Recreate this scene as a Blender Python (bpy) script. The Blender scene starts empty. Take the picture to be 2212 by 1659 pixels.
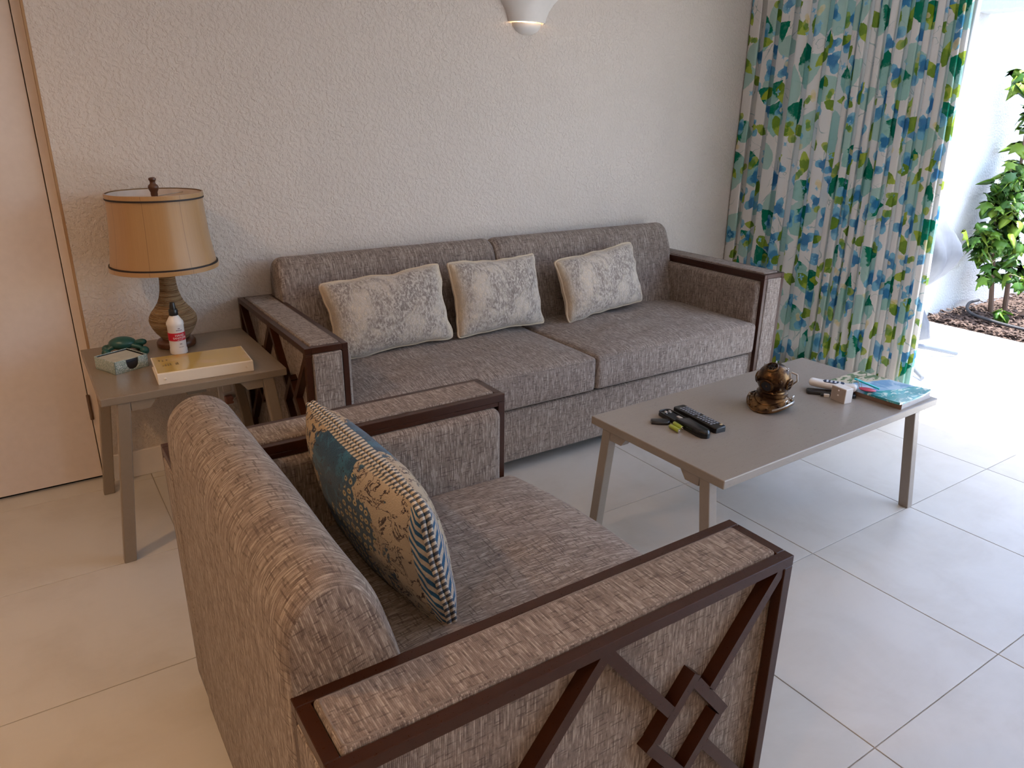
import bpy, bmesh, math, random
from math import sin, cos, pi, sqrt, radians, exp
from mathutils import Vector, Matrix, noise

R_ = random.Random(7)
scn = bpy.context.scene
COL = scn.collection

# ------------------------------------------------------------------ camera
CAM = (-0.56607, -3.09247, 1.41724); YAW, PITCH, ROLL, FPX = 0.589754, 0.352777, -0.0123735, 1598.74
cam_data = bpy.data.cameras.new('camera'); cam = bpy.data.objects.new('camera', cam_data); COL.objects.link(cam)
fw = Vector((sin(YAW)*cos(PITCH), cos(YAW)*cos(PITCH), -sin(PITCH)))
r0 = Vector((cos(YAW), -sin(YAW), 0)); d0 = fw.cross(r0)
rt = r0*cos(ROLL) + d0*sin(ROLL); dn = -r0*sin(ROLL) + d0*cos(ROLL)
mw = Matrix((( rt.x, -dn.x, -fw.x, CAM[0]), (rt.y, -dn.y, -fw.y, CAM[1]), (rt.z, -dn.z, -fw.z, CAM[2]), (0, 0, 0, 1)))
cam.matrix_world = mw
cam_data.sensor_width = 36.0; cam_data.lens = FPX/2212*36.0; cam_data.clip_start = 0.02
scn.camera = cam

# ------------------------------------------------------------------ world, sun, exposure
world = bpy.data.worlds.new('world'); scn.world = world; world.use_nodes = True
wn = world.node_tree.nodes; wl = world.node_tree.links
bg = wn['Background']
sky = wn.new('ShaderNodeTexSky'); sky.sky_type = 'NISHITA'; sky.sun_disc = False
sky.sun_elevation = radians(72); sky.sun_rotation = radians(150); sky.air_density = 1.0; sky.dust_density = 1.6
wl.new(sky.outputs[0], bg.inputs[0]); bg.inputs[1].default_value = 0.95
sd = bpy.data.lights.new('sun', 'SUN'); sd.energy = 15.0; sd.angle = radians(0.6); sd.color = (1.0, 0.985, 0.96)
sun = bpy.data.objects.new('sun', sd); COL.objects.link(sun); sun.location = (6, -2, 8)
sun.rotation_euler = Vector((-0.12, 0.012, -1)).to_track_quat('-Z', 'Y').to_euler()
scn.view_settings.view_transform = 'Standard'; scn.view_settings.look = 'None'
scn.view_settings.exposure = 0.34; scn.view_settings.gamma = 1.0
scn.view_settings.use_curve_mapping = False
scn.cycles.use_denoising = True
scn.cycles.max_bounces = 10; scn.cycles.diffuse_bounces = 6
scn.cycles.sample_clamp_indirect = 8.0
WARM_W = 12.5      # watts of each warm ceiling downlight

# ------------------------------------------------------------------ node helper
class V_:
    def __init__(s, g, sock): s.g = g; s.s = sock
    def _m(s, op, *o, clamp=False): return s.g.m(op, s, *o, clamp=clamp)
    def __add__(s, o): return s._m('ADD', o)
    __radd__ = __add__
    def __sub__(s, o): return s._m('SUBTRACT', o)
    def __rsub__(s, o): return s.g.m('SUBTRACT', o, s)
    def __mul__(s, o): return s._m('MULTIPLY', o)
    __rmul__ = __mul__
    def __truediv__(s, o): return s._m('DIVIDE', o)
class G_:
    def __init__(s, name):
        s.mat = bpy.data.materials.new(name); s.mat.use_nodes = True
        s.t = s.mat.node_tree; s.t.nodes.clear()
        s.out = s.t.nodes.new('ShaderNodeOutputMaterial')
    def n(s, ty, **kw):
        nd = s.t.nodes.new(ty)
        for k, v in kw.items(): setattr(nd, k, v)
        return nd
    def put(s, sock, v):
        if isinstance(v, V_): s.t.links.new(v.s, sock)
        elif v is None: pass
        elif isinstance(v, (tuple, list)) and len(v) == 3 and sock.type == 'RGBA': sock.default_value = (*v, 1)
        else: sock.default_value = v
    def m(s, op, a, b=None, c=None, clamp=False):
        nd = s.n('ShaderNodeMath', operation=op, use_clamp=clamp)
        s.put(nd.inputs[0], a); s.put(nd.inputs[1], b)
        if c is not None: s.put(nd.inputs[2], c)
        return V_(s, nd.outputs[0])
    def ss(s, x, a, b):          # smoothstep
        nd = s.n('ShaderNodeMapRange', interpolation_type='SMOOTHSTEP')
        s.put(nd.inputs[0], x); s.put(nd.inputs[1], a); s.put(nd.inputs[2], b); return V_(s, nd.outputs[0])
    def coord(s, which='Object'): return V_(s, s.n('ShaderNodeTexCoord').outputs[which])
    def world(s): return V_(s, s.n('ShaderNodeNewGeometry').outputs['Position'])
    def sep(s, v):
        nd = s.n('ShaderNodeSeparateXYZ'); s.put(nd.inputs[0], v); return [V_(s, o) for o in nd.outputs]
    def comb(s, x, y, z=0.0):
        nd = s.n('ShaderNodeCombineXYZ')
        for i, q in enumerate((x, y, z)): s.put(nd.inputs[i], q)
        return V_(s, nd.outputs[0])
    def scale(s, v, xyz):
        nd = s.n('ShaderNodeMapping'); s.put(nd.inputs[0], v); nd.inputs['Scale'].default_value = xyz; return V_(s, nd.outputs[0])
    def vsub(s, a, b):
        nd = s.n('ShaderNodeVectorMath', operation='SUBTRACT'); s.put(nd.inputs[0], a); s.put(nd.inputs[1], b); return V_(s, nd.outputs[0])
    def vadd(s, a, b):
        nd = s.n('ShaderNodeVectorMath', operation='ADD'); s.put(nd.inputs[0], a); s.put(nd.inputs[1], b); return V_(s, nd.outputs[0])
    def noise(s, v, sc, det=2.0, rough=0.5, dist=0.0, col=False):
        nd = s.n('ShaderNodeTexNoise'); s.put(nd.inputs['Vector'], v)
        nd.inputs['Scale'].default_value = sc; nd.inputs['Detail'].default_value = det
        nd.inputs['Roughness'].default_value = rough; nd.inputs['Distortion'].default_value = dist
        return V_(s, nd.outputs['Color' if col else 'Fac'])
    def voro(s, v, sc, feature='F1', rand=1.0, dims='3D'):
        nd = s.n('ShaderNodeTexVoronoi', feature=feature, voronoi_dimensions=dims); s.put(nd.inputs['Vector'], v)
        nd.inputs['Scale'].default_value = sc; nd.inputs['Randomness'].default_value = rand
        return {o.name: V_(s, o) for o in nd.outputs}
    def ramp(s, f, stops, interp='LINEAR'):
        nd = s.n('ShaderNodeValToRGB'); cr = nd.color_ramp; cr.interpolation = interp
        while len(cr.elements) < len(stops): cr.elements.new(0.5)
        for e, (p, c) in zip(cr.elements, stops): e.position = p; e.color = (*c, 1)
        s.put(nd.inputs[0], f); return V_(s, nd.outputs[0])
    def mix(s, f, a, b, mode='MIX'):
        nd = s.n('ShaderNodeMix', data_type='RGBA', blend_type=mode)
        s.put(nd.inputs[0], f); s.put(nd.inputs[6], a); s.put(nd.inputs[7], b); return V_(s, nd.outputs[2])
    def bump(s, h, strength=0.5, dist=0.01):
        nd = s.n('ShaderNodeBump'); s.put(nd.inputs['Height'], h)
        nd.inputs['Strength'].default_value = strength; nd.inputs['Distance'].default_value = dist
        return V_(s, nd.outputs[0])
    def bsdf(s, base, rough=0.6, normal=None, metal=0.0, spec=0.5, sheen=0.0, coat=0.0, trans=0.0, emit=None, es=0.0):
        nd = s.n('ShaderNodeBsdfPrincipled')
        s.put(nd.inputs['Base Color'], base); s.put(nd.inputs['Roughness'], rough); s.put(nd.inputs['Metallic'], metal)
        s.put(nd.inputs['Specular IOR Level'], spec); s.put(nd.inputs['Sheen Weight'], sheen); s.put(nd.inputs['Coat Weight'], coat)
        s.put(nd.inputs['Transmission Weight'], trans)
        if emit: s.put(nd.inputs['Emission Color'], emit); s.put(nd.inputs['Emission Strength'], es)
        if normal is not None: s.put(nd.inputs['Normal'], normal)
        s.last = nd; s.fin(V_(s, nd.outputs[0])); return s.mat
    def fin(s, sh): s.t.links.new(sh.s, s.out.inputs[0])

def plain(name, col, rough=0.5, metal=0.0, spec=0.5, coat=0.0, vary=0.06, bscale=0, bstr=0.1):
    g = G_(name); p = g.coord('Object')
    f = g.noise(p, 35.0, 3.0)
    c = g.mix(f, tuple(x*(1-vary*2) for x in col), tuple(min(1, x*(1+vary*2)) for x in col))
    nrm = g.bump(g.noise(p, bscale, 3.0), bstr, 0.002) if bscale else None
    return g.bsdf(c, rough, nrm, metal, spec, coat=coat)

# ------------------------------------------------------------------ materials
M = {}
def mk_wall():
    g = G_('stucco_paint'); p = g.coord('Object')
    a = g.noise(g.vadd(p, g.scale(g.noise(p, 30, 2, col=True), (.012, .012, .012))), 78, 3.0, 0.55)
    h = g.ss(a, 0.40, 0.62) + g.noise(p, 160, 2)*0.18
    c = g.mix(g.noise(p, 3.0, 2), (0.575, 0.525, 0.475), (0.63, 0.575, 0.525))
    return g.bsdf(c, 0.62, g.bump(h, 0.60, 0.0034), spec=0.35)
M['wall'] = mk_wall()
M['ceiling'] = plain('ceiling_paint', (0.74, 0.71, 0.67), 0.8, vary=0.02)
M['trim'] = plain('trim_paint', (0.68, 0.60, 0.53), 0.42, vary=0.02)
M['base'] = plain('baseboard_paint', (0.70, 0.66, 0.62), 0.45, vary=0.02)
M['door'] = plain('door_laminate', (0.66, 0.585, 0.535), 0.40, vary=0.03)
M['grout'] = plain('grout', (0.42, 0.385, 0.34), 0.9)
def mk_tile():
    g = G_('porcelain_tile'); oi = g.n('ShaderNodeObjectInfo'); rnd = V_(g, oi.outputs['Random'])
    p = g.coord('Object'); w = g.world()
    q = g.vadd(p, g.comb(rnd*37.0, rnd*91.0, 0.0))
    f = g.noise(q, 3.2, 5.0, 0.6, 0.6); f2 = g.noise(g.scale(q, (14, 60, 10)), 1.0, 3)
    c = g.mix(g.ss(f, 0.38, 0.72), (0.545, 0.530, 0.490), (0.475, 0.452, 0.405))
    c = g.mix(f2*0.30, c, (0.62, 0.58, 0.53))
    c = g.mix(rnd*0.12, c, (0.47, 0.43, 0.39))
    ro = 0.30 + f*0.14
    return g.bsdf(c, ro, g.bump(g.noise(q, 260, 2), 0.06, 0.001), spec=0.5)
M['tile'] = mk_tile()

def mk_tweed(name, cols, vs=1.0):
    g = G_(name); uv = g.coord('UV')
    u, v, _ = g.sep(uv)
    ci = g.m('FLOOR', u*360.0); cj = g.m('FLOOR', v*380.0)
    a = g.noise(g.comb(ci*7.31, v*28.0, 0.0), 1.0, 2.0, 0.6)          # colour of each warp thread along its length
    a1 = g.noise(g.comb(ci*3.77, v*7.0, 8.0), 1.0, 1.0)
    b = g.noise(g.comb(u*26.0, cj*5.77, 3.0), 1.0, 2.0, 0.6)          # weft
    fine = g.noise(g.scale(uv, (900, 700, 1)), 1.0, 1.0)
    base, light, dark, mid = cols
    c = g.mix(g.ss(fine, 0.3, 0.7), mid, base)
    c = g.mix(g.ss(a, 0.48, 0.70)*0.55, c, light)
    c = g.mix(g.ss(a1, 0.52, 0.70)*0.40, c, light)
    c = g.mix(g.ss(a, 0.48, 0.32)*0.50, c, dark)
    c = g.mix(g.ss(b, 0.55, 0.66)*0.55, c, dark)
    hu = g.m('SINE', u*(360.0*6.2832)); hv = g.m('SINE', v*(380.0*6.2832))
    gro = g.m('ABSOLUTE', g.m('SINE', u*(360.0*3.14159)))
    c = g.mix(g.ss(gro, 0.42, 0.08)*0.45, c, dark)
    h = g.ss(gro, 0.0, 0.8)*0.55 + g.m('MULTIPLY', hv, 0.16) + a*0.5 + b*0.4
    return g.bsdf(c, 0.9, g.bump(h, 0.6, 0.0018), spec=0.15, sheen=0.10)
TW = [(0.268, 0.217, 0.184), (0.560, 0.490, 0.425), (0.066, 0.044, 0.038), (0.195, 0.153, 0.130)]
M['tweed'] = mk_tweed('taupe_tweed', TW)
M['tweed_dk'] = M['tweed']
M['cord'] = plain('tweed_piping', (0.22, 0.18, 0.155), 0.9, bscale=600, bstr=0.6, vary=0.25)

def mk_wood(name, c1, c2, rough, axis=(1, 26, 26), coat=0.0, spec=0.5):
    g = G_(name); p = g.coord('Object')
    q = g.scale(p, axis)
    f = g.noise(q, 4.0, 5.0, 0.6, 0.4); f2 = g.noise(q, 26.0, 3.0)
    c = g.mix(f, c1, c2); c = g.mix(f2*0.35, c, tuple(x*0.72 for x in c1))
    return g.bsdf(c, g.m('ADD', f2*0.14, rough-0.07), g.bump(f2, 0.02, 0.0006), spec=spec, coat=coat)
M['espresso'] = mk_wood('espresso_wood', (0.026, 0.0062, 0.0018), (0.056, 0.016, 0.005), 0.30, (12, 12, 12), 0.0, 0.32)
M['taupe'] = mk_wood('grey_taupe_wood_dim', (0.215, 0.168, 0.120), (0.255, 0.204, 0.150), 0.33, (22, 2.0, 22))  # side table copy of the table wood, low light put into its darker colour
M['taupe_x'] = mk_wood('grey_taupe_wood_long', (0.275, 0.236, 0.200), (0.320, 0.277, 0.236), 0.30, (22, 2.0, 22))
M['walnut'] = mk_wood('walnut_stain', (0.075, 0.028, 0.013), (0.115, 0.045, 0.02), 0.35, (8, 8, 30))

# curtain print
def mk_curtain():
    g = G_('watercolour_leaf_print'); uv = g.coord('UV')
    wob = g.vadd(uv, g.scale(g.vsub(g.noise(uv, 55, 3, 0.6, col=True), (0.5, 0.5, 0.5)), (.016, .016, 0)))
    wash = g.noise(uv, 22, 4, 0.6)
    col = g.mix(g.noise(uv, 9, 2), (0.72, 0.70, 0.67), (0.80, 0.78, 0.75))
    def layer(col, cell, off, shape, pick, colours, amt=1.0, spread=6.283):
        vo = g.voro(g.vadd(wob, (off, off*1.7, 0)), 1.0/cell, rand=0.75, dims='2D')
        loc = g.vsub(g.vadd(wob, (off, off*1.7, 0)), vo['Position'])
        cr, cg, cb = g.sep(vo['Color'])
        ang = cr*spread
        ca, sa = g.m('COSINE', ang), g.m('SINE', ang)
        lx, ly, _ = g.sep(loc)
        x = lx*ca + ly*sa; y = ly*ca - lx*sa
        sz = cg*0.5 + 0.75
        x = x/sz; y = y/sz
        mask, tone = shape(x, y)
        sel = g.m('LESS_THAN', cb, pick) if pick < 1 else 1.0
        mask = mask*sel*amt
        c1, c2 = colours
        c = g.mix(g.m('ADD', tone, g.m('MULTIPLY', wash-0.5, 1.2), clamp=True), c1, c2)
        return g.mix(mask, col, c)
    def leaf(L, W, split):
        def f(x, y):
            t = x/L
            w = (1.0 - t*t)*W*(1.0 - t*0.35)
            m = g.ss(w - g.m('ABSOLUTE', y), 0.0, 0.0022)
            rib = g.ss(g.m('ABSOLUTE', y), 0.0012, 0.0004)*0.0
            tone = g.ss(x - split*L + (g.noise(uv, 90, 2)-0.5)*0.03, -0.006, 0.006)
            return m, tone
        return f
    def flower(Rr, k, ph):
        def f(x, y):
            th = g.m('ARCTAN2', y, x); r = g.m('SQRT', x*x + y*y)
            lim = (g.m('COSINE', th*k)*0.30 + 0.78)*Rr
            m = g.ss(lim - r, 0.0, 0.0022)
            return m, g.ss(r + (wash-0.5)*0.03, Rr*0.35, Rr*0.75)
        return f
    vine = g.ss(g.m('ABSOLUTE', g.noise(uv, 5.5, 2, 0.5, 1.0)-0.5), 0.008, 0.003)*g.ss(g.noise(uv, 7.0, 1), 0.5, 0.6)
    col = g.mix(vine*0.7, col, (0.25, 0.38, 0.36))
    col = layer(col, 0.15, 3.1, leaf(0.062, 0.0035, 0.0), 0.8, ((0.22, 0.36, 0.36), (0.40, 0.52, 0.52)), 0.7)
    col = layer(col, 0.28, 0.3, leaf(0.115, 0.066, 2.0), 0.85, ((0.34, 0.56, 0.50), (0.45, 0.63, 0.57)), 0.85, 2.2)
    col = layer(col, 0.27, 7.7, leaf(0.098, 0.060, -0.02), 0.80, ((0.34, 0.57, 0.51), (0.008, 0.19, 0.11)), 1.0, 3.0)
    col = layer(col, 0.15, 1.9, flower(0.052, 3.0, 0), 0.52, ((0.030, 0.19, 0.40), (0.19, 0.48, 0.64)), 0.95)
    col = layer(col, 0.20, 4.4, flower(0.050, 2.0, 0), 0.42, ((0.05, 0.26, 0.48), (0.24, 0.52, 0.66)), 0.9)
    col = layer(col, 0.165, 11.3, leaf(0.056, 0.027, 0.1), 0.70, ((0.15, 0.27, 0.012), (0.38, 0.48, 0.05)), 0.95)
    col = layer(col, 0.15, 5.3, flower(0.034, 2.0, 0), 0.40, ((0.13, 0.28, 0.02), (0.40, 0.48, 0.08)), 0.9)
    col = layer(col, 0.11, 9.1, flower(0.015, 4.0, 0), 0.35, ((0.20, 0.48, 0.66), (0.35, 0.62, 0.74)), 0.9)
    col = layer(col, 0.22, 13.7, flower(0.024, 2.0, 0), 0.40, ((0.72, 0.58, 0.25), (0.76, 0.68, 0.45)), 0.7)
    di = g.n('ShaderNodeBsdfDiffuse'); g.put(di.inputs[0], col)
    tr = g.n('ShaderNodeBsdfTranslucent'); g.put(tr.inputs[0], col)
    mx = g.n('ShaderNodeMixShader'); mx.inputs[0].default_value = 0.16
    g.t.links.new(di.outputs[0], mx.inputs[1]); g.t.links.new(tr.outputs[0], mx.inputs[2])
    g.fin(V_(g, mx.outputs[0])); return g.mat
M['curtain'] = mk_curtain()

def mk_hide():
    g = G_('mottled_cream_plush'); p = g.coord('Object')
    q = g.scale(p, (1.0, 1.0, 0.7))
    big = g.noise(q, 9.0, 5, 0.7, 0.3); fin = g.noise(g.scale(p, (125, 125, 62)), 1.0, 4, 0.75)
    f = big*0.75 + 0.12 + (fin-0.5)*0.9
    c = g.ramp(f, [(0.30, (0.60, 0.51, 0.40)), (0.40, (0.47, 0.41, 0.34)), (0.48, (0.33, 0.285, 0.25)), (0.62, (0.24, 0.205, 0.185))])
    c = g.mix(g.ss(fin, 0.50, 0.57)*0.72, c, (0.60, 0.54, 0.47)); c = g.mix(g.m('MULTIPLY', g.ss(fin, 0.48, 0.41), g.ss(big, 0.40, 0.52))*0.75, c, (0.15, 0.122, 0.108))
    x, y, z = g.sep(g.coord('UV'))
    edge = g.m('MAXIMUM', g.ss(g.m('ABSOLUTE', x), 0.70, 0.98), g.ss(g.m('ABSOLUTE', y), 0.80, 1.0))
    c = g.mix(g.m('MULTIPLY', edge, g.ss(big, 0.35, 0.60)*0.85+0.15), c, (0.60, 0.50, 0.37))
    return g.bsdf(c, 0.9, g.bump(fin, 0.8, 0.004), spec=0.15, sheen=0.3)
M['hide'] = mk_hide()

def mk_blue():
    g = G_('blue_woven_print'); uv = g.coord('UV'); p = g.coord('Object')
    u, v, _ = g.sep(uv); q = g.comb(u, v*0.55, 0.0)
    n1 = g.noise(q, 4.2, 4, 0.6, 0.6); n2 = g.noise(q, 15, 4, 0.7, 1.0); n3 = g.noise(g.vadd(q, (4.4, 1.2, 0)), 6.0, 4, 0.65, 0.8)
    uu = u + (n1-0.5)*0.9 + (n2-0.5)*0.14
    tan, blue, navy = (0.41, 0.305, 0.185), (0.014, 0.062, 0.118), (0.008, 0.012, 0.028)
    # far end: tan with dark flecks, middle: brushed blue, then tan dots on blue, near end: tan with dark cracks
    fleck = g.mix(g.ss(n2, 0.52, 0.55), tan, navy)
    brush = g.mix(g.ss(n3, 0.50, 0.56), blue, (0.024, 0.115, 0.195)); brush = g.mix(g.ss(n2, 0.60, 0.63), brush, navy)
    vo = g.voro(g.comb(u*1.0, v*0.62, 0.0), 15.0, rand=0.30, dims='2D')
    dots = g.mix(g.ss(vo['Distance'], 0.36, 0.28)*g.ss(n2, 0.34, 0.46), blue, (0.44, 0.35, 0.19)); dots = g.mix(g.ss(vo['Distance'], 0.14, 0.09), dots, navy)
    crack = g.ss(g.m('ABSOLUTE', n3-0.5), 0.022, 0.010)
    near = g.mix(crack, (0.42, 0.345, 0.25), (0.035, 0.022, 0.028)); near = g.mix(g.ss(n1, 0.58, 0.62)*g.ss(v, 0.1, -0.5), near, navy)
    c = g.mix(g.ss(uu, 0.40, 0.37), fleck, brush); c = g.mix(g.ss(uu + v*0.25, 0.02, -0.02), c, dots); c = g.mix(g.ss(uu - v*0.2, -0.40, -0.43), c, near)
    c = g.mix(g.ss(n1 - v*0.10, 0.60, 0.63), c, g.mix(g.ss(n2, 0.5, 0.53), tan, blue))
    au, av = g.m('ABSOLUTE', u), g.m('ABSOLUTE', v)
    st1 = g.ss(g.m('SINE', (au*1.5 + v*0.45)*95.0), -0.25, 0.1); st2 = g.ss(g.m('SINE', u*160.0 + av*30.0), -0.3, 0.0)
    cs = g.mix(st1, (0.02, 0.11, 0.23), (0.56, 0.49, 0.40)); ct = g.mix(st2, (0.085, 0.10, 0.12), (0.58, 0.52, 0.42))
    c = g.mix(g.ss(au, 0.875, 0.88), c, cs); c = g.mix(g.ss(av, 0.945, 0.95), c, ct)
    fine = g.noise(g.scale(p, (420, 420, 420)), 1.0, 2)
    return g.bsdf(c, 0.9, g.bump(fine, 0.8, 0.003), spec=0.15, sheen=0.2)
M['blue'] = mk_blue()

def mk_silk():
    g = G_('gold_silk'); p = g.coord('Object'); x, y, z = g.sep(p)
    th = g.m('ARCTAN2', y, x)
    f = g.noise(g.comb(th*60.0, z*3.0, 0.0), 1.0, 3, 0.6)
    c = g.mix(f, (0.33, 0.175, 0.062), (0.42, 0.245, 0.098))
    ph = g.m('FRACT', (th-0.35+12.566)*(8/6.28318)); c = g.mix(g.m('ADD', g.ss(ph, 0.012, 0.004), g.ss(ph, 0.988, 0.996), clamp=True)*0.6, c, (0.16, 0.08, 0.03))
    nd_mat = g.bsdf(c, 0.36, g.bump(g.noise(g.comb(th*260.0, z*900.0, 0.0), 1.0, 1), 0.12, 0.001), spec=0.5, sheen=0.3)
    g.last.inputs['Anisotropic'].default_value = 0.6
    return nd_mat
M['silk'] = mk_silk()
M['shade_lining'] = plain('white_shade_lining', (0.66, 0.58, 0.52), 0.6)
M['dark_trim'] = plain('dark_ribbon', (0.014, 0.007, 0.006), 0.6)
def mk_rope():
    g = G_('coiled_rattan'); p = g.coord('Object'); x, y, z = g.sep(p)
    w = g.m('SINE', z*1500.0); sl = g.noise(g.scale(p, (5, 5, 160)), 1.0, 3)
    c = g.mix(g.ss(w, -0.95, -0.3), (0.17, 0.09, 0.04), (0.40, 0.25, 0.13)); c = g.mix(g.ss(sl, 0.42, 0.6)*0.8, c, (0.50, 0.35, 0.20)); c = g.mix(g.ss(sl, 0.40, 0.34)*0.7, c, (0.14, 0.07, 0.03))
    return g.bsdf(c, 0.6, g.bump(w, 0.9, 0.003), spec=0.3)
M['rope'] = mk_rope()

M['white_plastic'] = plain('white_plastic', (0.74, 0.71, 0.68), 0.3, vary=0.01)
M['black_plastic'] = plain('black_plastic', (0.010, 0.010, 0.011), 0.32, vary=0.1)
M['black_gloss'] = plain('black_gloss_plastic', (0.008, 0.009, 0.012), 0.18, vary=0.1)
M['red'] = plain('red_label', (0.56, 0.012, 0.030), 0.4)
M['ink'] = plain('grey_ink', (0.20, 0.14, 0.15), 0.6)
M['white_ink'] = plain('white_ink', (0.85, 0.80, 0.78), 0.5)
M['binder_white'] = plain('binder_vinyl', (0.74, 0.66, 0.54), 0.28, vary=0.02)
def mk_yellow():
    g = G_('yellowed_cover_sheet'); p = g.coord('Object'); x, y, z = g.sep(p)
    c = g.mix(g.noise(p, 5, 2), (0.47, 0.32, 0.085), (0.52, 0.37, 0.12))
    c = g.mix(g.ss(g.noise(g.scale(p, (9, 12, 1)), 1.0, 2), 0.55, 0.72)*0.5, c, (0.60, 0.40, 0.20))
    return g.bsdf(c, 0.12, None, spec=0.5, coat=0.3)
M['yellow'] = mk_yellow()
def mk_glitter():
    g = G_('pale_glitter'); p = g.coord('Object')
    vo = g.voro(p, 620); cr, cg, cb = g.sep(vo['Color'])
    c = g.ramp(cr, [(0.0, (0.16, 0.27, 0.25)), (0.55, (0.42, 0.52, 0.46)), (0.85, (0.66, 0.72, 0.66)), (1.0, (0.9, 0.95, 0.93))])
    return g.bsdf(c, 0.3, g.bump(cg, 1.0, 0.002), metal=0.35)
M['glitter'] = mk_glitter()
M['pad_paper'] = mk_glitter() if False else plain('silver_paper', (0.50, 0.50, 0.42), 0.35, metal=0.25, vary=0.12)
M['jade'] = plain('teal_painted_wood', (0.012, 0.075, 0.062), 0.35, vary=0.2)
M['lime'] = plain('lime_battery_sleeve', (0.36, 0.44, 0.06), 0.3)
M['chrome'] = plain('chrome', (0.75, 0.75, 0.75), 0.2, metal=1.0)
def mk_brass():
    g = G_('antique_brass'); p = g.coord('Object')
    f = g.noise(p, 28, 4, 0.6)
    c = g.mix(g.ss(f, 0.40, 0.62), (0.040, 0.019, 0.009), (0.205, 0.112, 0.045))
    return g.bsdf(c, 0.33, g.bump(f, 0.15, 0.002), metal=0.85)
M['brass'] = mk_brass()
M['steel'] = plain('worn_steel', (0.50, 0.48, 0.46), 0.28, metal=0.9)
M['dark_glass'] = plain('dark_window', (0.006, 0.007, 0.014), 0.12)
M['button_grey'] = plain('grey_button', (0.22, 0.24, 0.28), 0.4)
M['cyan'] = plain('turquoise_plastic', (0.0, 0.50, 0.56), 0.3)
M['pinkred'] = plain('red_fob', (0.50, 0.05, 0.10), 0.3)
M['pages'] = plain('paper_edges', (0.56, 0.53, 0.52), 0.8)
M['spine'] = plain('brown_spine', (0.22, 0.13, 0.085), 0.5)
def mk_mag(seed, top):
    g = G_('magazine_cover_print'); p = g.coord('Object'); x, y, z = g.sep(p)
    q = g.vadd(p, (seed, seed*2, 0))
    n = g.noise(q, 14, 4, 0.6, 0.6); n2 = g.noise(g.scale(q, (20, 44, 20)), 1.0, 4, 0.6, 1.0)
    sea = g.mix(g.ss(n, 0.4, 0.62), (0.015, 0.26, 0.30), (0.10, 0.46, 0.50)); sea = g.mix(g.ss(n2, 0.54, 0.60), sea, (0.62, 0.80, 0.76))
    skyc = g.mix(g.ss(n, 0.42, 0.6), (0.17, 0.36, 0.58), (0.45, 0.62, 0.78))
    land = g.mix(g.ss(n2, 0.46, 0.56), (0.56, 0.50, 0.38), (0.10, 0.17, 0.08))
    t = y + (n-0.5)*0.03 + x*0.35
    c = g.mix(g.ss(t, 0.045, 0.055), skyc, land); c = g.mix(g.ss(t, -0.045, -0.052), c, sea)
    return g.bsdf(c, 0.22, None, spec=0.5, coat=0.2)
M['mag'] = mk_mag(0.0, 1)
M['ceramic'] = plain('white_ceramic', (0.70, 0.68, 0.65), 0.45, vary=0.02)
M['bronze'] = plain('bronze_hinge', (0.17, 0.11, 0.075), 0.4, metal=0.6)
# exterior
def mk_ext():
    g = G_('white_render'); p = g.coord('Object')
    h = g.noise(p, 70, 4, 0.6)
    return g.bsdf(g.mix(h, (0.54, 0.57, 0.59), (0.63, 0.66, 0.68)), 0.8, g.bump(h, 0.8, 0.01), spec=0.2)
M['ext'] = mk_ext()
M['patio'] = plain('pale_paving', (0.74, 0.74, 0.735), 0.6, bscale=60)
def mk_soil():
    g = G_('dark_soil'); p = g.coord('Object'); f = g.noise(p, 40, 5, 0.7)
    return g.bsdf(g.mix(f, (0.05, 0.03, 0.022), (0.20, 0.13, 0.10)), 0.9, g.bump(f, 1, 0.02))
M['soil'] = mk_soil()
def mk_chip():
    g = G_('bark_chips'); p = g.coord('Object'); f = g.noise(p, 28, 2); f2 = g.noise(g.scale(p, (1, 1, 1)), 220, 3)
    c = g.ramp(f, [(0.3, (0.030, 0.017, 0.012)), (0.5, (0.065, 0.038, 0.028)), (0.62, (0.11, 0.07, 0.052)), (0.75, (0.15, 0.09, 0.06))])
    return g.bsdf(g.mix(f2*0.4, c, (0.08, 0.05, 0.04)), 0.85)
M['chip'] = mk_chip()
def mk_leaf():
    g = G_('young_green_leaf'); oi = g.n('ShaderNodeObjectInfo'); rnd = V_(g, oi.outputs['Random'])
    p = g.coord('Object'); x, y, z = g.sep(p)
    c = g.ramp(rnd, [(0.0, (0.035, 0.12, 0.014)), (0.4, (0.075, 0.20, 0.020)), (0.75, (0.15, 0.30, 0.025)), (1.0, (0.26, 0.38, 0.04))])
    vein = g.ss(g.m('ABSOLUTE', x), 0.0015, 0.0006)
    c = g.mix(vein*0.5, c, (0.45, 0.55, 0.25))
    di = g.n('ShaderNodeBsdfPrincipled'); g.put(di.inputs['Base Color'], c); di.inputs['Roughness'].default_value = 0.4
    tr = g.n('ShaderNodeBsdfTranslucent'); g.put(tr.inputs[0], c)
    mx = g.n('ShaderNodeMixShader'); mx.inputs[0].default_value = 0.35
    g.t.links.new(di.outputs[0], mx.inputs[1]); g.t.links.new(tr.outputs[0], mx.inputs[2]); g.fin(V_(g, mx.outputs[0])); return g.mat
M['leaf'] = mk_leaf()
M['stem'] = plain('woody_stem', (0.16, 0.10, 0.07), 0.8)
M['twig'] = plain('pale_twig', (0.34, 0.36, 0.16), 0.7)
M['hose'] = plain('black_hose', (0.045, 0.045, 0.05), 0.5)
M['cover'] = plain('grey_cover_cloth', (0.105, 0.115, 0.135), 0.55, bscale=25, bstr=0.2)
M['cast'] = plain('grey_cast_metal', (0.11, 0.125, 0.15), 0.4, metal=0.3)
M['alu'] = plain('white_door_frame', (0.62, 0.64, 0.66), 0.4, vary=0.02)
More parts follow.
